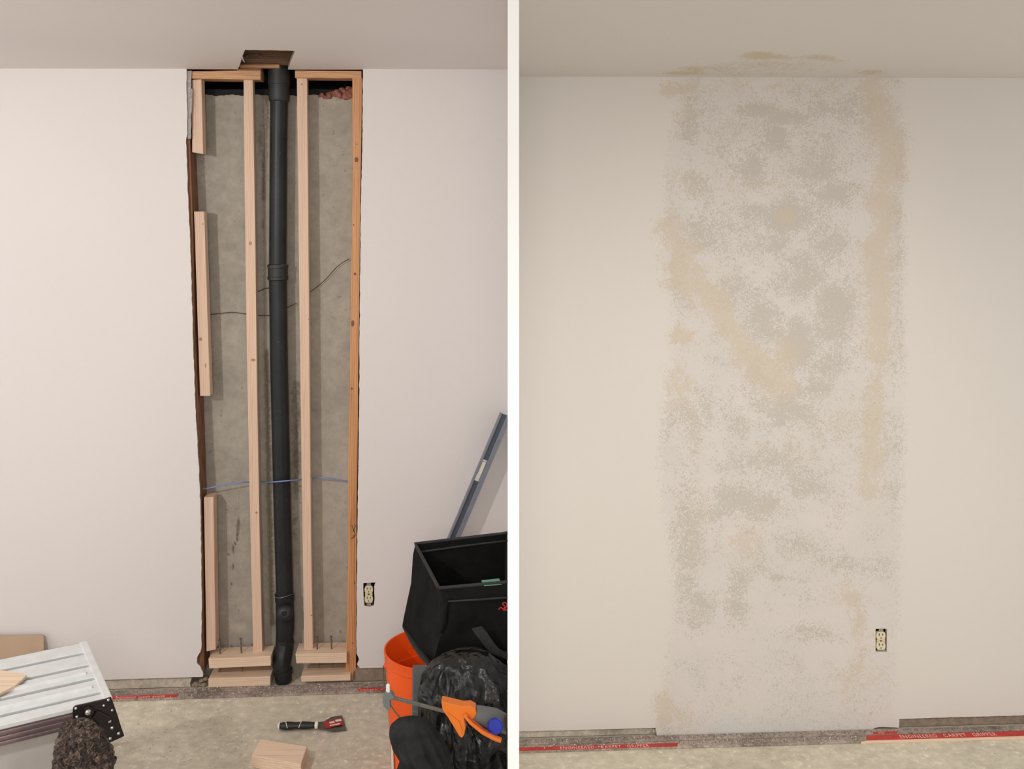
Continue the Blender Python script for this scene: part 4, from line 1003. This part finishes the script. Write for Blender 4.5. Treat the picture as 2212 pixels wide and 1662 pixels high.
# ------------------------------------------------------------------ black plastic bag in front
def outline_body(name, L, R, Ys, depth, mat, label, cat, ymax, amp=.012, fr=14, n=64, rows=None, seed=1, ridges=0):
    def it(T, y):
        if y <= T[0][1]: return T[0][0]
        for (xa, a), (xb, b) in zip(T[:-1], T[1:]):
            if a <= y <= b: return xa+(xb-xa)*(y-a)/(b-a)
        return T[-1][0]
    y0 = L[0][1]; rings = []; rows = rows or 60
    yb = HY+F*(H-.002)/Ys
    for j in range(rows+1):
        t_ = j/rows; y = y0+(ymax-y0)*(t_**1.25)
        x0, x1 = it(L, y), it(R, y); a_ = P((x0+x1)/2, y, Ys); r = max(.002, (x1-x0)/2/F*Ys); dd = depth*min(1, (r/.06))**.7*min(1, .35+t_*3)
        ring = []
        for k in range(n):
            an = 2*math.pi*k/n; d = Vector((math.cos(an), math.sin(an), 0)); p = a_+Vector((d.x*r, d.y*dd, 0))
            q = p*fr+Vector((seed*3.1, seed, 0)); nz = noise.noise(q)+.5*noise.noise(q*2.1)
            cr = (1-abs(noise.noise(Vector((q.x*.9, q.y*.9, q.z*.35))))*2)*ridges
            pl = ridges*1.5*(1-2*abs(math.sin(an*7+2.5*noise.noise(p*5))))*min(1, t_*5) if ridges else 0
            p = p+d*(amp*nz+cr+pl)*min(1, t_*8+.15)
            ring.append(p)
        rings.append(ring)
    mb = MB(); mb.loft(rings)
    mn = min(v.z for v in mb.v)
    for v in mb.v: v.z = max(v.z, .002); v.x = min(v.x, XR)
    return build(name, mb, mat, smooth=True)
Yg = 2.45; yb = HY+F*(H-.002)/Yg
gb = outline_body('plastic_bag', [(1020, 1403), (985, 1406), (960, 1416), (935, 1433), (922, 1450), (913, 1485), (912, 1540), (905, 1600), (890, 1700), (880, yb)], [(1035, 1403), (1052, 1410), (1066, 1426), (1085, 1440), (1120, 1460), (1160, 1560), (1160, yb)], Yg, .085, M['film'], '', '', yb, .012, 8, 96, 110, 2, .005)
tag(gb, 'crumpled shiny black plastic bag in front of the tool bag', 'bag')
gb2 = outline_body('cloth_pouch', [(885, 1549), (862, 1553), (848, 1568), (843, 1590), (845, 1612), (860, 1640), (850, 1750), (840, HY+F*(H-.002)/2.24)], [(900, 1549), (925, 1556), (940, 1575), (955, 1600), (975, 1640), (985, 1750), (990, HY+F*(H-.002)/2.24)], 2.24, .048, M['dusty'], '', '', HY+F*(H-.002)/2.24, .010, 10, 64, 80, 5, .002)
tag(gb2, 'rounded dull black cloth pouch at the bottom, under the clamp bar', 'pouch')

# ------------------------------------------------------------------ orange bar clamp lying on the black bag
YC = 2.20
def C_(x, y, dY=0): return P(x, y, YC+dY)
ct = thing('bar_clamp', C_(960, 1560), 'orange and grey trigger bar clamp lying on the black plastic bag', 'clamp')
mb = MB(); a, b = C_(836, 1506), C_(1012, 1552); d = (b-a).normalized(); s_ = d.cross(Vector((0, 1, 0))).normalized()
mb.prism([a-s_*.0032, b-s_*.0032, b+s_*.0032, a+s_*.0032], (0, .006, 0)); build('steel_bar', mb, M['steel'], ct, bevel=.0006)
mb = MB(); mb.prism([C_(x, y, -.008) for x, y in [(832, 1497), (845, 1500), (852, 1510), (842, 1514), (843, 1534), (838, 1537), (829, 1528), (826, 1512)]], (0, .02, 0)); fj = build('fixed_jaw', mb, M['grey_pl'], ct, bevel=.002)
mb = MB(); mb.lathe([(.004, 0), (.0045, .004), (.004, .022), (.002, .024)], C_(838, 1502, .0), (0, 0, 1), 14); build('jaw_pad', mb, M['pale'], fj, smooth=True)
mb = MB(); mb.prism([C_(x, y, -.014) for x, y in [(953, 1516), (962, 1518), (1000, 1527), (1016, 1526), (1027, 1532), (1030, 1544), (1022, 1556), (1010, 1552), (1004, 1546), (1003, 1556), (1006, 1572), (1003, 1588), (998, 1596), (992, 1592), (982, 1575), (968, 1552), (956, 1536)]], (0, .028, 0)); hd = build('sliding_head', mb, M['orange2'], ct, bevel=.003, seg=3)
mb = MB(); mb.prism([C_(x, y, -.017) for x, y in [(966, 1540), (992, 1560), (999, 1580), (996, 1588), (985, 1572)]], (0, .004, 0)); build('head_rib', mb, M['orange2'], hd, bevel=.0015)
for off, nm in ((-.016, 'trigger'),):
    mb = MB(); mb.tube([C_(1003, 1543, off), C_(1018, 1560, off), (C_(1042, 1580, off)), C_(1066, 1593, off), C_(1082, 1600, off)], [.007, .0085, .008, .0085, .0075], 14, flat=.7); tg = build(nm, mb, M['orange2'], ct, smooth=True)
mb = MB(); mb.tube([C_(1010, 1548, -.0245), C_(1024, 1562, -.0255), C_(1044, 1577, -.0255), C_(1062, 1586, -.025)], .0012, 6); build('trigger_groove', mb, M['redlabel'], tg)
mb = MB(); ha, hb = C_(1022, 1541, -.004), C_(1112, 1565, .05); mb.tube([ha, ha.lerp(hb, .1), ha.lerp(hb, .5), hb], [.015, .0185, .0215, .022], 24)
for v in mb.v: v.x = min(v.x, -.0125)
build('grip', mb, M['grey_pl'], ct, smooth=True)
mb = MB(); cc = C_(1070, 1570, -.014); mb.lathe([(.0165, -.004), (.0165, .0015), (.0145, .003), (.004, .0036)], cc, (-.1, -1, .25), 24); build('release_button', mb, M['blueglass'], ct).__setitem__('label', 'dark blue round button')

# ------------------------------------------------------------------ spirit level leaning in the corner
YLv = 3.50
lt = WL.hit(1097, 884, .07); lb_ = WL.hit(978, 1167, .07); dl = (lt-lb_).normalized()
k = (.004-lb_.z)/dl.z; foot = lb_+dl*k; tip = lb_+dl*((XR-.010-lb_.x)/dl.x)
sl = dl.cross(WL.n).normalized()
if sl.x < 0: sl = -sl
foot = foot+dl*.012
sv = thing('spirit_level', foot, 'long grey metal spirit level leaning in the corner behind the tool bag', 'level')
nW = Vector(WL.n)
def bar(o0, o1, a0, a1, w0, w1):  # box between two axial points, side span a0..a1, out span w0..w1
    mb = MB(); mb.prism([o0+sl*a0+nW*w1, o1+sl*a0+nW*w1, o1+sl*a1+nW*w1, o0+sl*a1+nW*w1], -nW*(w1-w0)); return mb
build('flange', bar(foot, tip, -.020, -.013, -.012, .012), M['level'], sv, bevel=.001)
build('flange', bar(foot, tip, .004, .020, -.012, .012), M['level'], sv, bevel=.001)
L_ = (tip-foot).length; vial = (WL.hit(1051, 1015, .07)-foot).dot(dl)
cuts = [(vial-.05, vial+.03)]
segs = []; cur = 0
for a, b in sorted(cuts):
    segs.append((cur, a)); cur = b
segs.append((cur, L_))
for a, b in segs:
    if b > a: build('web', bar(foot+dl*a, foot+dl*b, -.0135, .0045, -.003, .003), M['level_dark'], sv)
mb = bar(foot+dl*(vial-.024), foot+dl*(vial+.022), -.012, .003, -.006, .006); o = build('vial', mb, M['pale'], sv, bevel=.002); o['label'] = 'pale vial window'
